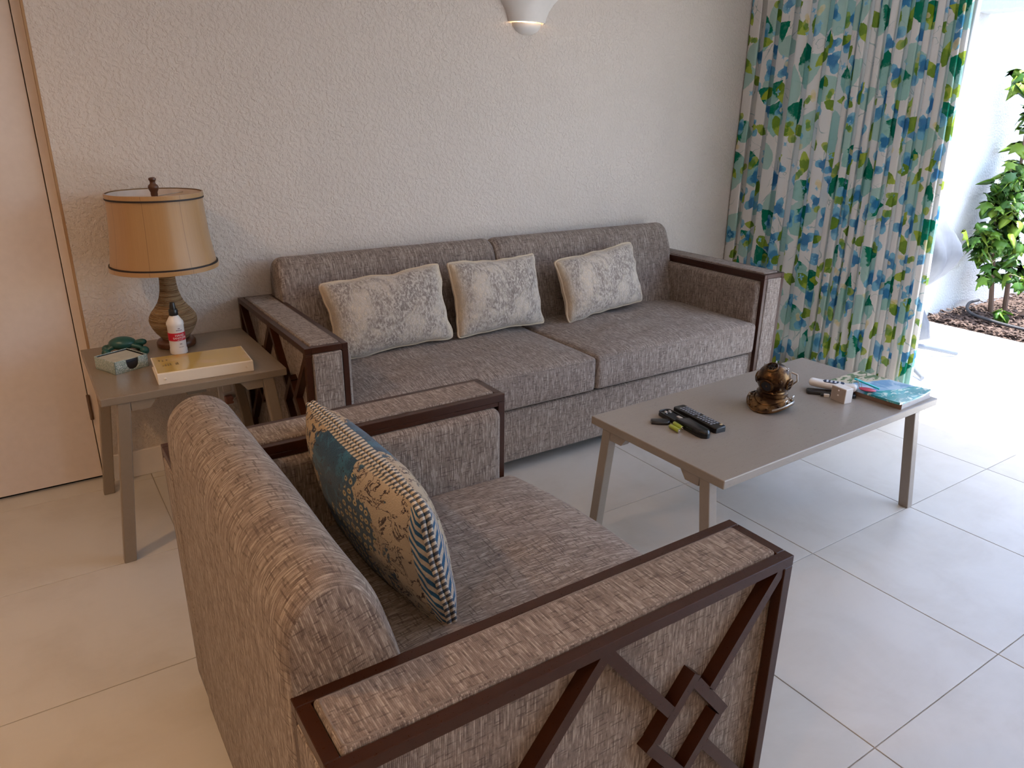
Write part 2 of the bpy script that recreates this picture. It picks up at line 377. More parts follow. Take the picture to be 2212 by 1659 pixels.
def mk_glass():
    g = G_('window_glass'); tr = g.n('ShaderNodeBsdfTransparent'); tr.inputs[0].default_value = (0.93, 0.96, 0.95, 1)
    gl = g.n('ShaderNodeBsdfGlossy'); gl.inputs['Roughness'].default_value = 0.02
    fr = g.n('ShaderNodeFresnel'); fr.inputs[0].default_value = 1.45
    mx = g.n('ShaderNodeMixShader'); g.t.links.new(fr.outputs[0], mx.inputs[0])
    g.t.links.new(tr.outputs[0], mx.inputs[1]); g.t.links.new(gl.outputs[0], mx.inputs[2]); g.fin(V_(g, mx.outputs[0])); return g.mat
M['glass'] = mk_glass()
def mk_emit(name, col, s):
    g = G_(name); e = g.n('ShaderNodeEmission'); e.inputs[0].default_value = (*col, 1); e.inputs[1].default_value = s
    g.fin(V_(g, e.outputs[0])); return g.mat
M['bulb'] = mk_emit('warm_bulb', (1.0, 0.62, 0.30), 14.0)
M['downlight'] = mk_emit('warm_lens', (1.0, 0.70, 0.42), 6.0)

# ------------------------------------------------------------------ geometry helpers
def link(name, me, mats, parent=None):
    o = bpy.data.objects.new(name, me); COL.objects.link(o)
    for m in (mats if isinstance(mats, (list, tuple)) else [mats]):
        if m and me.materials.find(m.name) < 0: me.materials.append(m)
    if parent: o.parent = parent
    return o
def obj(name, bm, mat, parent=None, smooth=False, loc=None, rot=None, sharp=40):
    me = bpy.data.meshes.new(name); bm.normal_update(); bm.to_mesh(me); bm.free()
    if smooth:
        me.polygons.foreach_set('use_smooth', [True]*len(me.polygons))
        if sharp: me.set_sharp_from_angle(angle=radians(sharp))
    o = link(name, me, mat, parent)
    if loc: o.location = loc
    if rot: o.rotation_euler = rot
    return o
def thing(name, label, cat, loc=(0, 0, 0), rz=0.0, group=None, rot=None):
    o = bpy.data.objects.new(name, None); COL.objects.link(o); o.location = loc
    o.rotation_euler = rot if rot else (0, 0, rz); o.empty_display_size = 0.05
    o['label'] = label; o['category'] = cat
    if group: o['group'] = group
    return o
def tag(o, label, cat, group=None):
    o['label'] = label; o['category'] = cat
    if group: o['group'] = group
    return o
def struct(o, label=None):
    o['kind'] = 'structure'
    if label: o['label'] = label
    return o
def box_bm(x0, x1, y0, y1, z0, z1, bev=0.0, seg=2, bm=None):
    t = bmesh.new(); bmesh.ops.create_cube(t, size=1.0)
    for v in t.verts: v.co = Vector((x0+(v.co.x+.5)*(x1-x0), y0+(v.co.y+.5)*(y1-y0), z0+(v.co.z+.5)*(z1-z0)))
    if bev: bmesh.ops.bevel(t, geom=list(t.edges), offset=bev, segments=seg, profile=0.5, affect='EDGES')
    if bm is None: return t
    me = bpy.data.meshes.new('tmp'); t.to_mesh(me); t.free(); bm.from_mesh(me); bpy.data.meshes.remove(me); return bm
def merge(bm, t, mtx=None):
    if mtx is not None: bmesh.ops.transform(t, matrix=mtx, verts=list(t.verts))
    me = bpy.data.meshes.new('tmp'); t.to_mesh(me); t.free(); bm.from_mesh(me); bpy.data.meshes.remove(me); return bm
def uv_box(bm, lat='x'):
    uvl = bm.loops.layers.uv.verify(); bm.normal_update()
    li = 'xyz'.index(lat); di = 1 - li
    for f in bm.faces:
        n = f.normal; a = [abs(n.x), abs(n.y), abs(n.z)]; k = a.index(max(a))
        for l in f.loops:
            c = l.vert.co
            if k == 2: l[uvl].uv = (c[li], c[di])
            elif k == li: l[uvl].uv = (c[di]+3.3, c.z)
            else: l[uvl].uv = (c[li], c.z)
    return bm
def soft_box(x0, x1, y0, y1, z0, z1, r=0.03, n=14, fn=None, lat='x'):
    """rounded, finely divided box; fn(x, y, z, normal) -> offset vector"""
    bm = bmesh.new(); uvl = bm.loops.layers.uv.verify()
    c = Vector(((x0+x1)/2, (y0+y1)/2, (z0+z1)/2)); h = Vector(((x1-x0)/2, (y1-y0)/2, (z1-z0)/2))
    r = min(r, min(h)*0.98); li = 'xyz'.index(lat); di = 1 - li
    mx = max(h)
    ns = [max(4, int(n*q/mx)+2) for q in h]
    def ticks(k):
        H = h[k]; t = [-H, -H+r*0.3, -H+r*0.65]; 
        m = ns[k]
        t += [(-H+r) + (2*(H-r))*i/m for i in range(m+1)]
        t += [H-r*0.65, H-r*0.3, H]; return t
    cache = {}
    def vert(p):
        key = (round(p.x, 6), round(p.y, 6), round(p.z, 6))
        if key in cache: return cache[key]
        inner = Vector([max(-h[i]+r, min(h[i]-r, p[i])) for i in range(3)])
        d = p - inner; nn = d.normalized() if d.length > 1e-9 else Vector((0, 0, 1))
        q = inner + nn*r if d.length > 1e-9 else p
        co = c + q
        if fn: co = co + fn(co.x, co.y, co.z, nn)
        cache[key] = bm.verts.new(co); return cache[key]
    for k in range(3):
        i, j = [q for q in range(3) if q != k]
        ti, tj = ticks(i), ticks(j)
        for sgn in (-1, 1):
            for a in range(len(ti)-1):
                for b in range(len(tj)-1):
                    ps = []
                    for (aa, bb) in ((a, b), (a+1, b), (a+1, b+1), (a, b+1)):
                        p = Vector((0, 0, 0)); p[k] = sgn*h[k]; p[i] = ti[aa]; p[j] = tj[bb]; ps.append(p)
                    vs = [vert(p) for p in ps]
                    flip = (sgn < 0) != (k == 1)
                    if flip: vs = vs[::-1]; ps = ps[::-1]
                    try: f = bm.faces.new(vs)
                    except ValueError: continue
                    f.smooth = True
                    for l, p in zip(f.loops, ps):
                        w = c + p
                        if k == 2: l[uvl].uv = (w[li], w[di])
                        elif k == li: l[uvl].uv = (w[di]+3.3, w.z)
                        else: l[uvl].uv = (w[li], w.z)
    return bm
def lathe(prof, n=48, cap=True, sx=1.0, sy=1.0):
    bm = bmesh.new(); rings = []
    for r, z in prof:
        if r < 1e-6: rings.append([bm.verts.new((0, 0, z))])
        else: rings.append([bm.verts.new((r*cos(2*pi*i/n)*sx, r*sin(2*pi*i/n)*sy, z)) for i in range(n)])
    for A, B in zip(rings, rings[1:]):
        for i in range(n):
            j = (i+1) % n
            if len(A) == 1 and len(B) == 1: continue
            if len(A) == 1: bm.faces.new((A[0], B[j], B[i]))
            elif len(B) == 1: bm.faces.new((A[i], A[j], B[0]))
            else: bm.faces.new((A[i], A[j], B[j], B[i]))
    if cap:
        if len(rings[0]) > 1: bm.faces.new(rings[0][::-1])
        if len(rings[-1]) > 1: bm.faces.new(rings[-1])
    bmesh.ops.recalc_face_normals(bm, faces=bm.faces)
    return bm
def tube(path, r, n=8, closed=False, bm=None, rfn=None):
    bm = bm or bmesh.new(); P = [Vector(p) for p in path]; rings = []; N = len(P)
    up = Vector((0, 0, 1)); prev = None
    for i, p in enumerate(P):
        t = (P[(i+1) % N] - P[i-1]) if closed else (P[min(i+1, N-1)] - P[max(i-1, 0)])
        t.normalize()
        if prev is None:
            a = up if abs(t.dot(up)) < 0.9 else Vector((1, 0, 0)); u = t.cross(a).normalized()
        else: u = (prev - t*prev.dot(t)).normalized()
        prev = u; v = t.cross(u); rr = rfn(i/(N-1)) if rfn else r
        rings.append([bm.verts.new(p + (u*cos(2*pi*k/n) + v*sin(2*pi*k/n))*rr) for k in range(n)])
    m = N if closed else N-1
    for i in range(m):
        A, B = rings[i], rings[(i+1) % N]
        for k in range(n): bm.faces.new((A[k], A[(k+1) % n], B[(k+1) % n], B[k]))
    if not closed: bm.faces.new(rings[0][::-1]); bm.faces.new(rings[-1])
    return bm
def prism(pts, z0, z1, bev=0.0):
    bm = bmesh.new(); a = [bm.verts.new((x, y, z0)) for x, y in pts]; b = [bm.verts.new((x, y, z1)) for x, y in pts]
    bm.faces.new(a[::-1]); bm.faces.new(b); n = len(pts)
    for i in range(n): bm.faces.new((a[i], a[(i+1) % n], b[(i+1) % n], b[i]))
    bmesh.ops.recalc_face_normals(bm, faces=bm.faces)
    if bev: bmesh.ops.bevel(bm, geom=list(bm.edges), offset=bev, segments=2, profile=0.5, affect='EDGES')
    return bm
def sphere(r, loc=(0, 0, 0), sc=(1, 1, 1), bm=None, u=20, v=12):
    t = bmesh.new(); bmesh.ops.create_uvsphere(t, u_segments=u, v_segments=v, radius=r)
    for q in t.verts: q.co = Vector((q.co.x*sc[0]+loc[0], q.co.y*sc[1]+loc[1], q.co.z*sc[2]+loc[2]))
    return t if bm is None else merge(bm, t)
def torus(R, r, n=32, m=8, mtx=None):
    bm = tube([(R*cos(2*pi*i/n), R*sin(2*pi*i/n), 0) for i in range(n)], r, m, closed=True)
    if mtx is not None: bmesh.ops.transform(bm, matrix=mtx, verts=list(bm.verts))
    return bm
def leg_bm(top, bot, w, d):          # slanted square leg; top/bot = centre points, w along x, d along y
    bm = bmesh.new()
    A = [bm.verts.new((bot[0]+sx*w/2, bot[1]+sy*d/2, bot[2])) for sx, sy in ((-1, -1), (1, -1), (1, 1), (-1, 1))]
    B = [bm.verts.new((top[0]+sx*w/2, top[1]+sy*d/2, top[2])) for sx, sy in ((-1, -1), (1, -1), (1, 1), (-1, 1))]
    bm.faces.new(A[::-1]); bm.faces.new(B)
    for i in range(4): bm.faces.new((A[i], A[(i+1) % 4], B[(i+1) % 4], B[i]))
    bmesh.ops.bevel(bm, geom=list(bm.edges), offset=0.003, segments=2, profile=0.5, affect='EDGES')
    return bm
def text_bm(body, size, align='CENTER'):
    cu = bpy.data.curves.new('lettering', 'FONT'); cu.body = body; cu.size = size; cu.align_x = align; cu.extrude = 0.0002
    cu.resolution_u = 3
    t = bpy.data.objects.new('lettering', cu); COL.objects.link(t)
    dg = bpy.context.evaluated_depsgraph_get(); me = bpy.data.meshes.new_from_object(t.evaluated_get(dg))
    bm = bmesh.new(); bm.from_mesh(me); bpy.data.objects.remove(t); bpy.data.curves.remove(cu); bpy.data.meshes.remove(me)
    return bm

# ================================================================== ROOM
XL, XR, YF, ZC = -3.2, 3.14, -5.6, 2.62
WY = 0.012                                     # front plane of the back wall
DX0, DX1 = -1.30, -0.415                       # door opening
fl = struct(obj('floor', box_bm(XL, XR+0.02, YF, 0.08, -0.10, -0.0035), M['grout']))
def tile_mesh(w, h):
    return box_bm(-w/2, w/2, -h/2, h/2, -0.0035, 0.0, 0.0008, 1)
gx = [XL] + [x for x in [0.922+0.601*k for k in range(-12, 12)] if XL+.03 < x < XR-.03] + [XR]
gy = [YF] + [y for y in [-2.447+0.60*k for k in range(-12, 12)] if YF+.03 < y < 0.05] + [0.08]
shared = None
for i in range(len(gx)-1):
    for j in range(len(gy)-1):
        w, h = gx[i+1]-gx[i]-0.003, gy[j+1]-gy[j]-0.003
        full = abs(w-0.598) < 0.002 and abs(h-0.597) < 0.002
        if full and shared: o = link('tile', shared, None, fl)
        else:
            o = obj('tile', tile_mesh(w, h), M['tile'], fl)
            if full: shared = o.data
        o.location = ((gx[i]+gx[i+1])/2, (gy[j]+gy[j+1])/2, 0)
# back wall with door opening
bm = box_bm(DX1, XR+0.14, WY, WY+0.14, 0, ZC, 0.004, 1)
box_bm(XL, DX0, WY, WY+0.14, 0, ZC, bm=bm); box_bm(DX0, DX1, WY, WY+0.14, 2.10, ZC, bm=bm)
struct(obj('wall_back', bm, M['wall']))
struct(obj('wall_left', box_bm(XL-0.12, XL, YF, WY+0.14, 0, ZC), M['wall']))
struct(obj('wall_front', box_bm(XL-0.12, XR+0.14, YF-0.12, YF, 0, ZC), M['wall']))
bm = box_bm(XR, XR+0.14, -0.06, WY, 0, ZC); box_bm(XR, XR+0.14, YF, -5.2, 0, ZC, bm=bm); box_bm(XR, XR+0.14, -5.2, -0.06, 2.34, ZC, bm=bm)
struct(obj('wall_right', bm, M['wall']))
struct(obj('ceiling', box_bm(XL-0.12, XR+0.14, YF-0.12, WY+0.14, ZC, ZC+0.1), M['ceiling']))
struct(obj('baseboard_back', box_bm(DX1+0.002, XR, WY-0.013, WY, 0, 0.112, 0.002, 1), M['base']))
# door
dr = struct(obj('door_1', box_bm(DX0+0.03, -0.449, 0.055, 0.095, 0.014, 2.06, 0.0015, 1), M['door']))
bm = box_bm(-0.446, DX1+0.006, 0.052, 0.14, 0, 2.10, 0.001, 1); box_bm(DX0-0.006, DX0+0.027, 0.052, 0.14, 0, 2.10, bm=bm); box_bm(DX0, DX1, 0.052, 0.14, 2.063, 2.11, bm=bm)
box_bm(DX0, DX1, 0.099, 0.14, 0.0, 2.10, bm=bm)
struct(obj('trim_1', bm, M['trim']))
struct(obj('reveal_light_strip', box_bm(DX1-0.0035, DX1+0.004, WY-0.001, 0.053, 0.0, 2.10), plain('warm_lit_reveal_tone', (0.36, 0.22, 0.11), 0.6)))  # warm light on the door reveal, put into the colour of an added strip
bm = tube([(-0.4475, 0.0475, 0.262), (-0.4475, 0.0475, 0.364)], 0.0065, 12)
for z in (0.287, 0.313, 0.339): merge(bm, torus(0.0066, 0.0006, 14, 4, Matrix.Translation((-0.4475, 0.0475, z))))
obj('hinge', bm, M['bronze'], dr, True)
# sliding door behind the curtain + threshold
sl = struct(thing('door_2', 'white framed sliding glass door panel behind the leaf print curtain', 'door', (XR+0.05, -0.66, 0)))
del sl['category']; del sl['label']
bm = box_bm(-0.018, 0.018, -0.52, -0.46, 0.02, 2.33, 0.003, 1); box_bm(-0.018, 0.018, 0.53, 0.59, 0.02, 2.33, bm=bm)
box_bm(-0.018, 0.018, -0.46, 0.53, 0.02, 0.10, bm=bm); box_bm(-0.018, 0.018, -0.46, 0.53, 2.26, 2.33, bm=bm)
struct(obj('door_frame', bm, M['alu'], sl)); struct(obj('pane', box_bm(-0.003, 0.003, -0.46, 0.53, 0.10, 2.26), M['glass'], sl))
bm = box_bm(XR-0.005, XR+0.15, -5.2, -0.06, -0.02, 0.004)
for x in (0.012, 0.045, 0.085, 0.12): box_bm(XR+x, XR+x+0.006, -5.2, -0.06, 0.003, 0.012, bm=bm)
struct(obj('trim_2', bm, M['alu']))
# ceiling downlights (the warm lamps of the room, above and behind the camera)
for k, (x, y) in enumerate([(-1.55, -1.45), (-2.0, -3.2), (-1.1, -4.4)]):
    t = thing('ceiling_light', 'round recessed warm ceiling light', 'light', (x, y, ZC), group='recessed ceiling lights')
    obj('bezel', torus(0.062, 0.008, 28, 8, Matrix.Translation((0, 0, -0.003))), M['ceramic'], t, True)
    obj('lens', lathe([(0, -0.002), (0.055, -0.002), (0.055, -0.0005), (0, -0.0005)], 28, False), M['downlight'], t)
    ld = bpy.data.lights.new('lamp', 'AREA'); ld.shape = 'DISK'; ld.size = 0.11; ld.energy = WARM_W; ld.color = (1.0, 0.58, 0.28); ld.spread = radians(150)
    lo = bpy.data.objects.new('lamp', ld); COL.objects.link(lo); lo.location = (0, 0, -0.012); lo.parent = t

# ================================================================== UPHOLSTERED SEATING
def lbar(P, Q, w, d0, d1):
    """lattice bar in the arm's outer plane: from P to Q (l, z), width w, depth from d0 to d1 along the w axis"""
    P, Q = Vector(P), Vector(Q); t = (Q-P).normalized(); n = Vector((-t.y, t.x))*w/2
    return [(P+n, P-n, Q-n, Q+n), d0, d1]
def build_arm(parent, T, L, W, H, zb, lat):
    """T(l, w, z) -> local point; l = 0 rear .. L front, w = 0 outer .. W inner"""
    s = 0.021
    def B(l0, l1, w0, w1, z0, z1, bev=0.0012):
        a = Vector(T(l0, w0, z0)); b = Vector(T(l1, w1, z1))
        return box_bm(min(a.x, b.x), max(a.x, b.x), min(a.y, b.y), max(a.y, b.y), min(a.z, b.z), max(a.z, b.z), bev, 1)
    bm = bmesh.new()
    for args in [(0, L, 0, s, H-s, H), (0, L, W-s, W, H-s, H), (s, L-s, W-s, W-0.0004, H-s*1.6, H-s), (0, s, s, W-s, H-s, H), (L-s, L, s, W-s, H-s, H),
                 (0, s, 0, s, zb, H-s), (L-s, L, 0, s, zb, H-s), (0, s, W-s, W, zb, H-s), (L-s, L, W-s, W, zb, H-s),
                 (s, L-s, 0, s, zb, zb+s*1.6), (0, s, s, W-s, zb, zb+s), (L-s, L, s, W-s, zb, zb+s)]:
        merge(bm, B(*args))
    fr = obj('frame', bm, M['espresso'], parent)
    # lattice: zigzag bars with a woven diamond at each crossing
    zt, z0 = H-s, zb+s*1.6; mid = L/2; k = 1.25; bw = 0.021
    def cross(sgn):
        f = lambda x: mid + sgn*x
        Xc = (0.404+0.0)/2; cz = zt - k*Xc; hd = 0.085
        V = [Vector((Xc-hd, cz)), Vector((Xc, cz+k*hd)), Vector((Xc+hd, cz)), Vector((Xc, cz-k*hd))]; dia = []
        for i in range(4):
            A, B = V[i], V[(i+1) % 4]; t = (B-A).normalized(); A = A+t*bw*0.55; B = B+t*bw*0.5; dia.append(((A.x, A.y), (B.x, B.y)))
        g_ = bw*0.30; segs = [((0.0, zt), (Xc-hd*0.50-g_, cz+k*hd*0.50+g_*k)),
                ((0.404, zt), (Xc+hd*0.50+g_, cz+k*hd*0.50+g_*k)),
                ((Xc+hd*0.50+g_, cz-k*hd*0.50-g_*k), (L/2-s*0.5, cz-k*(L/2-s*0.5-Xc))),
                ((Xc-hd*0.50-g_, cz-k*hd*0.50-g_*k), (max(0, Xc-(cz-z0)/k), max(z0, cz-k*Xc))),
                ] + dia
        return [((f(a[0]), a[1]), (f(b[0]), b[1])) for a, b in segs]
    for sgn in (-1, 1):
        for nb_, (a, b) in enumerate(cross(sgn)):
            quad, d0, d1 = lbar(a, b, bw, 0.0020+0.0004*((nb_ % 4)+(0.5 if sgn > 0 else 0)), 0.027)
            t = bmesh.new(); lo = [t.verts.new(T(p.x, d0, p.y)) for p in quad]; hi = [t.verts.new(T(p.x, d1, p.y)) for p in quad]
            t.faces.new(lo); t.faces.new(hi[::-1])
            for i in range(4): t.faces.new((lo[i], lo[(i+1) % 4], hi[(i+1) % 4], hi[i]))
            bmesh.ops.recalc_face_normals(t, faces=t.faces)
            obj('lattice_bar', t, M['espresso'], parent)
    def S(l0, l1, w0, w1, z0_, z1_, r, fn=None, n=14):
        a = Vector(T(l0, w0, z0_)); b = Vector(T(l1, w1, z1_))
        return soft_box(min(a.x, b.x), max(a.x, b.x), min(a.y, b.y), max(a.y, b.y), min(a.z, b.z), max(a.z, b.z), r, n, fn, lat)
    e = s + 0.0015
    obj('core_panel', S(s*0.6, L-s*0.6, 0.027, 0.034, zb+s*0.5, H-s*0.5, 0.002, n=4), M['tweed'], parent, True)     # recessed outer fabric
    obj('top_pad', S(e, L-e, e, W-e, H-0.020, H+0.0045, 0.006), M['tweed'], parent, True)
    obj('front_panel', S(L-0.02, L+0.0035, e, W-e, zb+e, H-e, 0.005), M['tweed'], parent, True)
    obj('rear_panel', S(-0.002, 0.02, e, W-e, zb+e, H-e, 0.005), M['tweed'], parent, True)
    obj('inner_panel', S(s*0.9, L-s*0.9, W-0.05, W+0.022, zb+0.12, H-s*1.65, 0.026), M['tweed'], parent, True)
    # piping round the pads
    def rect(c0, c1, c2, r=0.004): return c0
    q = 0.006
    top = [T(l, w, H+0.003) for l, w in round_rect(e+q, L-e-q, e+q, W-e-q, 0.008)]
    obj('piping', tube(top, 0.0023, 6, True), M['cord'], parent, True, sharp=0)
    fro = [T(L+0.002, w, z) for w, z in round_rect(e+q, W-e-q, zb+e+q, H-e-q, 0.010)]
    obj('piping', tube(fro, 0.0023, 6, True), M['cord'], parent, True, sharp=0)
    return fr
def round_rect(x0, x1, y0, y1, r, n=5):
    pts = []
    for cx, cy, a in ((x1-r, y1-r, 0), (x0+r, y1-r, 90), (x0+r, y0+r, 180), (x1-r, y0+r, 270)):
        for i in range(n+1):
            t = radians(a + 90*i/n); pts.append((cx+r*cos(t), cy+r*sin(t)))
    out = []                                    # subdivide the long straight runs
    for i, p in enumerate(pts):
        q = pts[(i+1) % len(pts)]; out.append(p); d = sqrt((q[0]-p[0])**2+(q[1]-p[1])**2); m = int(d/0.05)
        for k in range(1, m): out.append((p[0]+(q[0]-p[0])*k/m, p[1]+(q[1]-p[1])*k/m))
    return out
BACK_PROF = [(0.000, 0.06), (0.000, 0.30), (0.000, 0.55), (0.000, 0.74), (0.004, 0.795), (0.018, 0.826), (0.040, 0.844), (0.068, 0.852), (0.098, 0.846),
             (0.122, 0.828), (0.140, 0.797), (0.155, 0.755), (0.172, 0.69), (0.190, 0.61), (0.207, 0.53), (0.220, 0.46), (0.222, 0.40), (0.215, 0.30), (0.2, 0.22)]
def smooth(P, m=3):
    out = []
    for i in range(len(P)-1):
        for k in range(m):
            t = k/m; p0, p1, p2, p3 = [Vector(P[max(0, min(len(P)-1, i+q))]) for q in (-1, 0, 1, 2)]
            out.append(tuple(0.5*((2*p1)+(p2-p0)*t+(2*p0-5*p1+4*p2-p3)*t*t+(3*p1-p0-3*p2+p3)*t**3)))
    return out + [P[-1]]
BACK_PROF = BACK_PROF[:3] + smooth(BACK_PROF[3:15]) + BACK_PROF[15:]
def back_bm(T, a0, a1, dent=0.004, n=26):
    """T(d, a, z): d = depth from the rear, a along the width"""
    bm = bmesh.new(); uvl = bm.loops.layers.uv.verify(); rows = []
    cy = 0.5; L = a1 - a0
    al = [0, 0.003, 0.008, 0.016, 0.03]; al = al + [0.03+(L-0.06)*i/n for i in range(1, n)] + [L-q for q in al[::-1]]
    length = [0]
    for p, q in zip(BACK_PROF, BACK_PROF[1:]): length.append(length[-1] + sqrt((p[0]-q[0])**2+(p[1]-q[1])**2))
    for a in al:
        e = min(a, L-a); ins = 0.018*(1-min(1, e/0.03))**2
        row = []
        for i, (d, z) in enumerate(BACK_PROF):
            w = 0.4 + 0.6*max(0.0, min(1.0, (z-0.5)/0.25))
            dd = d + ins*w*0.6*max(-1.0, min(1.0, (0.085-d)/0.06)); zz = z - ins*w*max(0.0, min(1.0, (z-0.70)/0.12))
            dd += (noise.noise(Vector((a*3+a0*5, z*4, d*9)))*dent)*(1 if d > 0.08 else 0.25)
            row.append(bm.verts.new(T(dd, a0+a, zz)))
        rows.append(row)
    for r in range(len(rows)-1):
        for i in range(len(BACK_PROF)-1):
            f = bm.faces.new((rows[r][i], rows[r+1][i], rows[r+1][i+1], rows[r][i+1])); f.smooth = True
            for l, (rr, ii) in zip(f.loops, ((r, i), (r+1, i), (r+1, i+1), (r, i+1))): l[uvl].uv = (a0+al[rr], length[ii])
    for row in (rows[0], rows[-1]):
        f = bm.faces.new(row); 
        for l, (d, z) in zip(f.loops, BACK_PROF): l[uvl].uv = (d*0.97+z*0.26+5, z*0.97-d*0.26)
    f = bm.faces.new([r[0] for r in rows] + [r[-1] for r in rows][::-1])
    bmesh.ops.recalc_face_normals(bm, faces=bm.faces)
    return bm
def seat_fn(cx, cy, hx, hy, top, crown, wr, seed=0.0):
    def fn(x, y, z, n):
        u, v = (x-cx)/hx, (y-cy)/hy
        if z < top - 0.05: return Vector((0, 0, 0))
        k = max(0.0, (1-u**4))*max(0.0, (1-v**4))
        w = noise.noise(Vector((x*5+seed, y*11, 0.3)))*wr*1.4 + noise.noise(Vector((x*14+seed, y*24, 1.3)))*wr*0.5
        return Vector((0, 0, (crown*k + w*k)))
    return fn
def seam_piping(path, parent, r=0.0026): obj('piping', tube(path, r, 6, True), M['cord'], parent, True, sharp=0)

# ---- sofa
SX0, SX1, SYB, SYF, SH = 0.1434, 2.5617, -0.004, -0.8254, 0.6885
SW = 0.147; ZB = 0.04
sofa = thing('sofa', 'long taupe tweed sofa with dark wood lattice arms against the stucco wall', 'sofa', ((SX0+SX1)/2, (SYB+SYF)/2, 0))
ox, oy = sofa.location.x, sofa.location.y
SL = SYB - SYF
build_arm(sofa, lambda l, w, z: (SX0+w-ox, SYB-l-oy, z), SL, SW, SH, ZB, 'y')
build_arm(sofa, lambda l, w, z: (SX1-w-ox, SYB-l-oy, z), SL, SW, SH, ZB, 'y')
ix0, ix1 = SX0+SW, SX1-SW; seamb = 1.302; seams = 1.390
for a, b in ((ix0-0.012, seamb-0.0015), (seamb+0.0015, ix1+0.012)):
    obj('backrest', back_bm(lambda d, q, z: (q-ox, SYB-0.01-d-oy, z), a, b), M['tweed'], sofa, True, sharp=60)
obj('base', soft_box(ix0+0.003-ox, ix1-0.003-ox, SYF+0.025-oy, SYB-0.02-oy, 0.058, 0.285, 0.012, 24, None, 'x'), M['tweed'], sofa, True)
for k, (a, b) in enumerate(((ix0+0.004, seams-0.002), (seams+0.002, ix1-0.004))):
    cx, hx = (a+b)/2-ox, (b-a)/2; y0, y1 = SYF+0.004-oy, SYB-0.16-oy
    obj('seat_cushion', soft_box(a-ox, b-ox, y0, y1, 0.296, 0.446, 0.020, 44, seat_fn(cx, (y0+y1)/2, hx, (y1-y0)/2, 0.446, 0.030, 0.008, k*9.0), 'x'), M['tweed'], sofa, True)
    for z in (0.436, 0.304):
        seam_piping([(x, y, z) for x, y in round_rect(a-ox+0.0035, b-ox-0.0035, y0+0.0028, y1, 0.019)], sofa, 0.0020)
for x in (SX0+0.06, SX1-0.06):
    for y in (SYF+0.06, SYB-0.08): obj('leg', box_bm(x-0.028-ox, x+0.028-ox, y-0.028-oy, y+0.028-oy, 0, ZB+0.004, 0.002, 1), M['espresso'], sofa)

# ---- armchair (faces +x)
AX0, AX1, AY0, AY1 = -0.3764, 0.4756, -2.4386, -1.3548
chair = thing('armchair', 'taupe tweed armchair with dark wood lattice arms, seen from behind, beside the coffee table', 'armchair', ((AX0+AX1)/2, (AY0+AY1)/2, 0))
ax, ay = chair.location.x, chair.location.y; AL = AX1-AX0
build_arm(chair, lambda l, w, z: (AX0+l-ax, AY0+w-ay, z), AL, SW, SH, ZB, 'x')
build_arm(chair, lambda l, w, z: (AX0+l-ax, AY1-w-ay, z), AL, SW, SH, ZB, 'x')
cy0, cy1 = AY0+SW, AY1-SW
obj('backrest', back_bm(lambda d, q, z: (AX0-0.006+d-ax, q-ay, z), cy0-0.002, cy1+0.002, 0.005), M['tweed'], chair, True, sharp=60)
obj('base', soft_box(AX0+0.02-ax, AX1-0.03-ax, cy0+0.003-ay, cy1-0.003-ay, 0.058, 0.285, 0.012, 16, None, 'y'), M['tweed'], chair, True)
x0, x1 = AX0+0.17-ax, AX1+0.020-ax
def chair_seat(x, y, z, n):
    f = seat_fn((x0+x1)/2, (cy0+cy1)/2-ay, (x1-x0)/2, (cy1-cy0)/2, 0.446, 0.034, 0.007, 33.0)(x, y, z, n)
    v = (y-((cy0+cy1)/2-ay))/((cy1-cy0)/2); u = max(0.0, (x-0.1)/(x1-0.1))
    return f + Vector((0.045*(1-v*v)*u*u, 0, 0))
obj('seat_cushion', soft_box(x0, x1, cy0+0.005-ay, cy1-0.005-ay, 0.296, 0.446, 0.024, 36, chair_seat, 'y'), M['tweed'], chair, True)
for x in (AX0+0.06, AX1-0.06):
    for y in (AY0+0.06, AY1-0.06): obj('leg', box_bm(x-0.028-ax, x+0.028-ax, y-0.028-ay, y+0.028-ay, 0, ZB+0.004, 0.002, 1), M['espresso'], chair)

